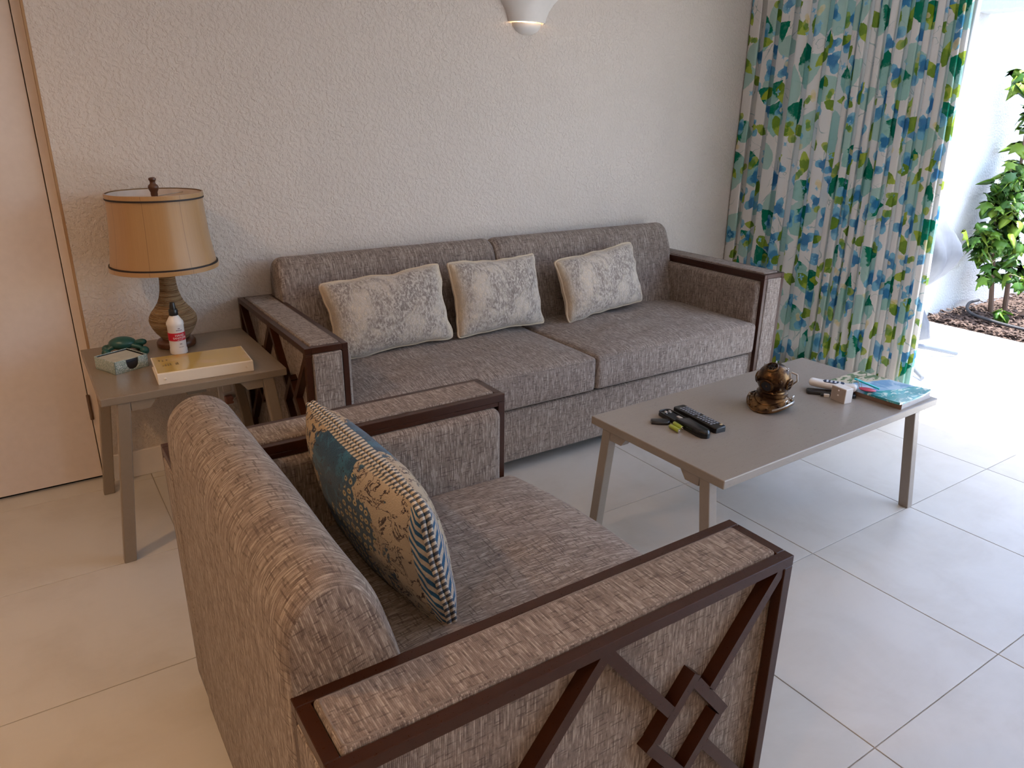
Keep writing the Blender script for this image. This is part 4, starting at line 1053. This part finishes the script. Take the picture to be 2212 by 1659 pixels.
# flat black remote + white handset + small white box
bk = thing('remote_control', 'flat black remote lying under the white handset', 'remote', (1.835, -1.622, KH), radians(-50))
obj('case', flat_outline([(-0.084, -0.014), (-0.079, -0.021), (0.075, -0.021), (0.084, -0.014), (0.084, 0.014), (0.075, 0.021), (-0.079, 0.021), (-0.084, 0.014)], 0.012, 0.004), M['black_plastic'], bk, True)
obj('keypad', box_bm(-0.02, 0.06, -0.014, 0.014, 0.0119, 0.0125, 0.0003, 1), M['black_gloss'], bk)
ph = thing('telephone_handset', 'white cordless handset with dark keypad resting on a black remote', 'telephone', (1.862, -1.607, KH+0.0125), radians(-61))
obj('body', soft_box(-0.083, 0.083, -0.0225, 0.0225, 0, 0.026, 0.0125, 20, lambda x, y, z, n: Vector((0, -y*0.16*(abs(x)/0.083)**2, 0.004*(x/0.083)**2))), M['white_plastic'], ph, True)
obj('keypad', flat_outline([(-0.030, -0.014), (-0.036, 0), (-0.030, 0.014), (0.035, 0.015), (0.040, 0), (0.035, -0.015)], 0.002, 0.0008), plain('navy_keypad', (0.02, 0.035, 0.08), 0.35), ph, loc=(0, 0, 0.0255))
ks = None
for i in range(4):
    for j in range(3):
        if ks is None: o = obj('button', box_bm(-0.0036, 0.0036, -0.003, 0.003, 0, 0.0015, 0.0006, 1), plain('pale_key', (0.62, 0.68, 0.76), 0.4), ph); ks = o.data
        else: o = link('button', ks, None, ph)
        o.location = (-0.020+i*0.014, (j-1)*0.0088, 0.0274)
wb = thing('sensor_box', 'small white cube shaped box with two round holes standing on the coffee table', 'box', (1.812, -1.678, KH), radians(-8))
obj('case', box_bm(-0.018, 0.018, -0.032, 0.032, 0, 0.054, 0.0016, 2), M['white_plastic'], wb)
obj('front_face_shade', box_bm(-0.0195, -0.0178, -0.030, 0.030, 0.003, 0.051, 0.0006, 1), plain('shaded_front_tone', (0.40, 0.34, 0.30), 0.4), wb)  # shade on the white box's front face, put into a warm grey colour
for z in (0.042, 0.024):
    t = lathe([(0, 0.0012), (0.0030, 0.0012), (0.0034, 0), (0, 0)], 18, False); bmesh.ops.transform(t, matrix=Matrix.Translation((-0.0193, -0.001, z)) @ Matrix.Rotation(radians(-90), 4, 'Y'), verts=list(t.verts)); obj('dot', t, M['white_ink'], wb, True)
pg = thing('cable_plug', 'tiny white and black cable plug beside the white cube box', 'plug', (1.795, -1.622, KH+0.0055), radians(-50))
obj('housing', box_bm(-0.002, 0.018, -0.0055, 0.0055, -0.0055, 0.0055, 0.002, 2), M['white_plastic'], pg)
obj('connector', box_bm(-0.013, -0.002, -0.004, 0.004, -0.004, 0.004, 0.001, 1), M['black_plastic'], pg)
# book + magazine + keys
bk2 = thing('paperback_book', 'thick paperback book with brown spine under the sea print magazine', 'book', (2.012, -1.702, KH), radians(3))
obj('pages', box_bm(-0.102, 0.103, -0.137, 0.137, 0.0012, 0.0168), M['pages'], bk2)
obj('cover', merge(box_bm(-0.105, 0.105, -0.139, 0.139, 0, 0.0014), box_bm(-0.105, 0.105, -0.139, 0.139, 0.0166, 0.018)), plain('white_cover', (0.55, 0.55, 0.56), 0.4), bk2)
obj('spine', box_bm(-0.1065, -0.1035, -0.139, 0.139, 0, 0.018, 0.0008, 1), M['spine'], bk2)
def mag_bm():
    bm = bmesh.new(); n = 18; T = []; B = []
    for i in range(n+1):
        rt_, rb_ = [], []
        for j in range(n+1):
            x, y = -0.105+0.21*i/n, -0.143+0.28*j/n
            z = 0.004 + 0.006*max(0, -y/0.143)**2*max(0, x/0.105)**2 + 0.0035*sin(x*22+y*9)*max(0, -y/0.14)
            rt_.append(bm.verts.new((x, y, z+0.004))); rb_.append(bm.verts.new((x, y, max(0.0, z-0.004))))
        T.append(rt_); B.append(rb_)
    for i in range(n):
        for j in range(n):
            bm.faces.new((T[i][j], T[i+1][j], T[i+1][j+1], T[i][j+1])); bm.faces.new((B[i][j], B[i][j+1], B[i+1][j+1], B[i+1][j]))
    for i in range(n):
        bm.faces.new((T[i][0], B[i][0], B[i+1][0], T[i+1][0])); bm.faces.new((T[i][n], T[i+1][n], B[i+1][n], B[i][n]))
        bm.faces.new((T[0][i], T[0][i+1], B[0][i+1], B[0][i])); bm.faces.new((T[n][i], B[n][i], B[n][i+1], T[n][i+1]))
    bmesh.ops.recalc_face_normals(bm, faces=bm.faces); return bm
tag(obj('magazine', mag_bm(), M['mag'], None, True, loc=(2.004, -1.700, KH+0.0182), rot=(0, 0, radians(1)), sharp=50), 'magazine with sky, beach and turquoise sea cover on top of the book', 'magazine')
ky = thing('key_ring', 'key ring with turquoise stick and red oval fob lying on the magazine', 'keys', (1.925, -1.690, KH+0.027))
obj('ring', torus(0.017, 0.0012, 28, 6, Matrix.Translation((0.004, 0.018, 0.012)) @ Matrix.Rotation(radians(62), 4, 'X') @ Matrix.Rotation(radians(15), 4, 'Y')), M['steel'], ky, True)
obj('ring', torus(0.014, 0.0012, 28, 6, Matrix.Translation((-0.008, 0.026, 0.008)) @ Matrix.Rotation(radians(50), 4, 'X') @ Matrix.Rotation(radians(-25), 4, 'Y')), M['steel'], ky, True)
obj('stick', box_bm(-0.046, 0.046, -0.005, 0.005, -0.003, 0.003, 0.0015, 2), M['cyan'], ky, loc=(0.012, -0.004, 0.018), rot=(0, radians(12), radians(-72)))
obj('fob', sphere(0.03, (0, 0, 0), (1.0, 0.62, 0.14)), M['pinkred'], ky, True, loc=(-0.010, -0.022, 0.006), rot=(0, 0, radians(-70)))
obj('key', merge(torus(0.008, 0.0018, 20, 6), box_bm(0.008, 0.036, -0.003, 0.003, -0.001, 0.001)), M['steel'], ky, True, loc=(-0.022, 0.032, 0.003), rot=(0, 0, radians(150)))

# ================================================================== WALL SCONCE
sc = thing('wall_sconce', 'white ceramic half bowl wall sconce with warm light slit above the sofa', 'wall light', (1.565, WY, 1.750))
def half_lathe(prof, n=36, th=0.007, depth=0.62):
    bm = bmesh.new(); outer = []; inner = []
    for r, z in prof:
        outer.append([bm.verts.new((r*cos(pi+pi*i/n), depth*r*sin(pi+pi*i/n), z)) for i in range(n+1)])
        q = max(0.001, r-th); inner.append([bm.verts.new((q*cos(pi+pi*i/n), depth*q*sin(pi+pi*i/n), z)) for i in range(n+1)])
    m = len(prof)
    for k in range(m-1):
        for i in range(n):
            bm.faces.new((outer[k][i], outer[k][i+1], outer[k+1][i+1], outer[k+1][i])); bm.faces.new((inner[k][i], inner[k+1][i], inner[k+1][i+1], inner[k][i+1]))
        for i in (0, n): bm.faces.new((outer[k][i], outer[k+1][i], inner[k+1][i], inner[k][i]))
    for k in (0, m-1):
        for i in range(n): bm.faces.new((outer[k][i], outer[k][i+1], inner[k][i+1], inner[k][i]))
    bmesh.ops.recalc_face_normals(bm, faces=bm.faces); return bm
obj('bowl', half_lathe([(0.098, 0.050), (0.104, 0.072), (0.117, 0.100), (0.140, 0.130), (0.172, 0.160), (0.195, 0.195), (0.205, 0.25)]), M['ceramic'], sc, True, sharp=60)
obj('cup', half_lathe([(0.0015, -0.001), (0.018, 0.0), (0.035, 0.003), (0.058, 0.014), (0.072, 0.030), (0.078, 0.047)]), M['ceramic'], sc, True, sharp=60)
obj('bulb', sphere(0.016, (0, -0.028, 0.035), (1.6, 1, 1)), M['bulb'], sc, True)
pl = bpy.data.lights.new('sconce_lamp', 'POINT'); pl.energy = 0.6; pl.color = (1, 0.62, 0.32); pl.shadow_soft_size = 0.012
po = bpy.data.objects.new('sconce_lamp', pl); COL.objects.link(po); po.location = (0, -0.030, 0.062); po.parent = sc

# ================================================================== CURTAIN
def curtain():
    bm = bmesh.new(); uvl = bm.loops.layers.uv.verify(); n = 420; mz = 22; ZT = 2.36
    rr = random.Random(11)
    # fold widths, wide near the wall and tight at the leading edge
    folds = [(0.105+rr.uniform(-.015, .015), 0.046) for _ in range(6)] + [(0.052+rr.uniform(-.010, .012), 0.040+rr.uniform(-.008, .010)) for _ in range(11)]
    tot = sum(f[0] for f in folds); folds = [(w*1.165/tot, a) for w, a in folds]
    ed = [0]
    for w, a in folds: ed.append(ed[-1]+w)
    def base(s):
        y = s*1.165
        for k, (w, a) in enumerate(folds):
            if y <= ed[k+1]+1e-9: break
        t = (y-ed[k])/w
        sh = sin(2*pi*t); x = a*(0.5+0.5*math.tanh(1.6*sh)/math.tanh(1.6)) if True else a*sh
        yo = -0.20*w*sin(4*pi*t)
        return x, y+yo, k
    rows = []; us = []
    for j in range(mz+1):
        z = 0.012 + (ZT-0.012)*j/mz; row = []; u = 0; prev = None; uu = []
        for i in range(n+1):
            s = i/n; x, y, k = base(s)
            fl_ = 1 + 0.085*(1-z/ZT)*s
            amp = 1.0 - 0.25*(z/ZT)
            yy = -(y*fl_) - 0.004 + noise.noise(Vector((s*9, z*1.1, 2.0)))*0.012*(1-z/ZT)*min(1, s*8)
            xx = XR - 0.018 - x*amp + noise.noise(Vector((s*14, z*1.4, 7.0)))*0.010
            if prev is not None: u += (Vector((xx, yy))-prev).length
            prev = Vector((xx, yy)); row.append(bm.verts.new((xx, min(yy, WY-0.006), z))); uu.append(u)
        rows.append(row); us.append(uu)
    ref = us[mz//2]
    for j in range(mz):
        for i in range(n):
            f = bm.faces.new((rows[j][i], rows[j+1][i], rows[j+1][i+1], rows[j][i+1])); f.smooth = True
            for l, (a, b) in zip(f.loops, ((j, i), (j+1, i), (j+1, i+1), (j, i+1))): l[uvl].uv = (ref[b], rows[a][b].co.z)
    return bm
cu = thing('curtain', 'floor length white curtain printed with blue and green watercolour leaves', 'curtain', (0, 0, 0))
obj('cloth', curtain(), M['curtain'], cu, True, sharp=0)
obj('curtain_track', box_bm(XR-0.075, XR-0.030, -5.2, -0.01, 2.358, 2.385, 0.002, 1), M['alu'], cu)

# ================================================================== OUTSIDE
XP, XB = XR+0.15, 4.955
pt = struct(obj('patio', box_bm(XR+0.02, XB, -6.0, -0.33, -0.12, -0.014), M['grout']))
pw, phh = (XB-XP)/2, 0.9; pme = None
for i in range(2):
    for j in range(6):
        if pme is None: o = obj('paver', box_bm(-pw/2+0.003, pw/2-0.003, -phh/2+0.003, phh/2-0.003, -0.012, 0.0, 0.002, 1), M['patio'], pt); pme = o.data
        else: o = link('paver', pme, None, pt)
        o.location = (XP+pw*(i+0.5), -0.33-phh*(j+0.5), -0.004)
struct(obj('garden_wall', box_bm(XR+0.14, 9.0, -0.33, -0.13, -0.1, 2.9), M['ext']))
struct(obj('garden_end_wall', box_bm(8.2, 8.4, -6.0, -0.33, -0.1, 2.2), M['ext']))
struct(obj('pergola_beam', box_bm(4.82, 5.02, -6.0, -0.33, 2.05, 2.42, 0.006, 1), M['ext']))
struct(obj('garden_ground', box_bm(XB, 9.0, -6.0, -0.33, -0.12, 0.0), M['soil']))
struct(obj('outer_ground', box_bm(XR+0.02, 16.0, -14.0, 6.0, -0.20, -0.13), M['soil']))
# bark mulch: uncountable chips, one object
bm = bmesh.new(); rr = random.Random(5)
for k in range(3600):
    x = XB + 0.01 + (rr.random()**1.4)*1.9; y = -0.34 - rr.random()*1.35
    L, W, T_ = rr.uniform(0.012, 0.034), rr.uniform(0.006, 0.013), 0.003
    m = Matrix.Translation((x, y, 0.004+rr.random()*0.028)) @ Matrix.Rotation(rr.uniform(0, 6.28), 4, 'Z') @ Matrix.Rotation(rr.uniform(-.5, .5), 4, 'X') @ Matrix.Rotation(rr.uniform(-.4, .4), 4, 'Y')
    vs = [bm.verts.new(m @ Vector(p)) for p in ((-L, -W*.6, 0), (L*.8, -W, 0), (L, W*.7, 0), (-L*.7, W, 0), (-L*.6, -W*.4, T_), (L*.6, -W*.6, T_), (L*.7, W*.5, T_), (-L*.5, W*.6, T_))]
    for q in ((4, 5, 6, 7), (0, 1, 5, 4), (1, 2, 6, 5), (2, 3, 7, 6), (3, 0, 4, 7)): bm.faces.new([vs[i] for i in q])
mu = obj('bark_mulch', bm, M['chip']); mu['kind'] = 'stuff'; mu['label'] = 'brown bark mulch covering the planting bed'; mu['category'] = 'mulch'
# irrigation hose
hp = [(5.62, -0.40, 0.075), (5.46, -0.41, 0.075), (5.31, -0.47, 0.06), (5.22, -0.56, 0.05), (5.17, -0.68, 0.048), (5.13, -0.85, 0.045), (5.12, -1.1, 0.045), (5.12, -1.6, 0.045)]
sm = []
for i in range(len(hp)-1):
    for k in range(6):
        t = k/6; p0, p1, p2, p3 = [Vector(hp[max(0, min(len(hp)-1, i+q))]) for q in (-1, 0, 1, 2)]
        sm.append(0.5*((2*p1)+(p2-p0)*t+(2*p0-5*p1+4*p2-p3)*t*t+(3*p1-p0-3*p2+p3)*t**3))
tag(obj('garden_hose', tube(sm, 0.011, 10), M['hose'], None, True), 'black irrigation hose curving over the bark mulch', 'hose')
# shrub with lobed leaves
def leaf_mesh(name, lobes):
    half = [(0.17, -0.09), (0.42, 0.00), (0.27, 0.17), (0.50, 0.44), (0.21, 0.47), (0.12, 0.72)] if lobes else [(0.20, 0.02), (0.34, 0.22), (0.33, 0.42), (0.20, 0.70), (0.08, 0.88)]
    out = [(0, 0)] + half + [(0, 1.0)] + [(-x, y) for x, y in half[::-1]]
    bm = bmesh.new(); mid = [bm.verts.new((0, y, 0.0-0.22*y*y)) for y in (0.12, 0.45, 0.75)]
    vs = [bm.verts.new((x, y, -0.30*abs(x)-0.22*max(0, y)**2)) for x, y in out]
    n = len(vs)
    for i in range(n):
        p, q = vs[i], vs[(i+1) % n]; ym = (p.co.y+q.co.y)/2
        k = 0 if ym < 0.30 else (1 if ym < 0.62 else 2)
        bm.faces.new((mid[k], p, q))
    bmesh.ops.holes_fill(bm, edges=list(bm.edges), sides=0)
    bmesh.ops.recalc_face_normals(bm, faces=bm.faces)
    me = bpy.data.meshes.new(name); bm.to_mesh(me); bm.free(); me.materials.append(M['leaf'])
    me.polygons.foreach_set('use_smooth', [True]*len(me.polygons)); return me
LM = [leaf_mesh('leaf', True), leaf_mesh('leaf', False)]
def add_leaf(parent, p, size, rr, kind=None, face=None):
    o = bpy.data.objects.new('leaf', LM[kind if kind is not None else (0 if rr.random() < 0.6 else 1)]); COL.objects.link(o); o.parent = parent
    az = face if face is not None else radians(rr.gauss(140, 70))
    o.location = p; o.scale = (size,)*3; o.rotation_euler = (radians(rr.uniform(-65, -10)), radians(rr.uniform(-30, 30)), az)
    return o
shrub = thing('leafy_shrub', 'tall green shrub with lobed leaves growing against the white garden wall', 'shrub', (5.52, -0.60, 0.0))
ob = shrub.location; rr = random.Random(21)
stems = [[(0, 0.05, 0.0), (-0.07, 0.07, 0.3), (-0.14, 0.10, 0.7), (-0.10, 0.10, 1.1)],
         [(0.10, 0.0, 0.0), (0.06, 0.02, 0.4), (0.0, 0.08, 1.0), (-0.10, 0.10, 1.75)],
         [(0.06, -0.10, 0.0), (0.20, -0.22, 0.18), (0.38, -0.30, 0.5), (0.40, -0.35, 1.0)]]
for s in stems: obj('stem', tube(s, 0.016, 8, rfn=lambda t: 0.020*(1-0.65*t)), M['stem'], shrub, True)
cnt = 0
twigs = []
for k in range(32):
    s = stems[[0, 0, 1, 0, 1][k % 5]]; i = rr.randrange(1, len(s)-1); t = rr.random()
    p = Vector(s[i]).lerp(Vector(s[i+1]), t)
    a = rr.uniform(0, 6.28); L = rr.uniform(0.16, 0.40)*(1.25 if p.z < 0.7 else 0.75)
    d = Vector((cos(a)*0.8-0.22, sin(a)*0.6-0.10, rr.uniform(-0.40, 0.45)))
    q = p + d*L
    if q.z < 0.16: q.z = 0.16+rr.random()*0.1
    if q.y > 0.16: q.y = 0.16-rr.random()*0.1
    m = p.lerp(q, 0.5)+Vector((0, 0, 0.03))
    twigs.append((p, m, q)); obj('twig', tube([p, m, q], 0.004, 5, rfn=lambda t: 0.0045-0.003*t), M['twig'], shrub, True)
for p, m, q in twigs:
    for k in range(9):
        t = 0.2+0.8*k/8; c = p.lerp(q, t)+Vector((rr.uniform(-.08, .08), rr.uniform(-.08, .08), rr.uniform(-.06, .07)))
        c.y = min(c.y, 0.15)
        add_leaf(shrub, c, rr.uniform(0.085, 0.15), rr); cnt += 1
seed = thing('seedling', 'small bright green seedling sprouting from the mulch by the hose', 'plant', (5.235, -0.735, 0.03))
obj('stem', tube([(0, 0, 0), (0.0, 0.0, 0.05), (0.01, 0, 0.09)], 0.004, 6), M['twig'], seed, True)
for k in range(9): add_leaf(seed, (0.02*cos(k*2.4), 0.02*sin(k*2.4), 0.05+0.006*k), 0.085, rr, 1, k*2.4)
# covered grill on a curved foot
gr = thing('covered_grill', 'barbecue grill under a grey fabric cover standing on the sunny patio', 'grill', (3.86, -0.685, 0.0), 0)
prof = [(0.215, 0.15), (0.235, 0.165), (0.215, 0.23), (0.165, 0.32), (0.115, 0.385), (0.100, 0.42), (0.165, 0.47), (0.225, 0.53), (0.265, 0.59), (0.290, 0.655), (0.280, 0.72), (0.245, 0.79), (0.185, 0.86), (0.10, 0.905), (0.0, 0.915)]
bm = bmesh.new(); n = 56; rings = []
for r, z in prof:
    ring = []
    for i in range(n):
        th = 2*pi*i/n
        f = 1 + 0.07*sin(9*th+z*9)*min(1, r*6) + 0.06*noise.noise(Vector((cos(th)*2, sin(th)*2, z*5)))
        ring.append(bm.verts.new((r*f*cos(th), r*f*sin(th), z+0.02*noise.noise(Vector((cos(th)*3, sin(th)*3, z*3+9))))))
    rings.append(ring)
for A, B in zip(rings, rings[1:]):
    for i in range(n): bm.faces.new((A[i], A[(i+1) % n], B[(i+1) % n], B[i]))
bmesh.ops.recalc_face_normals(bm, faces=bm.faces)
obj('fabric_cover', bm, M['cover'], gr, True, sharp=0)
obj('post', tube([(0, 0, 0.05), (0, 0, 0.5)], 0.03, 12), M['cast'], gr, True)
for k in range(4):
    a = radians(-33 + 90*k)
    path = [(0.03*cos(a), 0.03*sin(a), 0.075), (0.15*cos(a), 0.15*sin(a), 0.072), (0.28*cos(a), 0.28*sin(a), 0.052), ((0.47 if k in (0, 3) else 0.31)*cos(a), (0.47 if k in (0, 3) else 0.31)*sin(a), 0.013)]
    t = tube(path, 0.018, 10, rfn=lambda q: 0.021-0.009*q)
    obj('foot', t, M['cast'], gr, True)
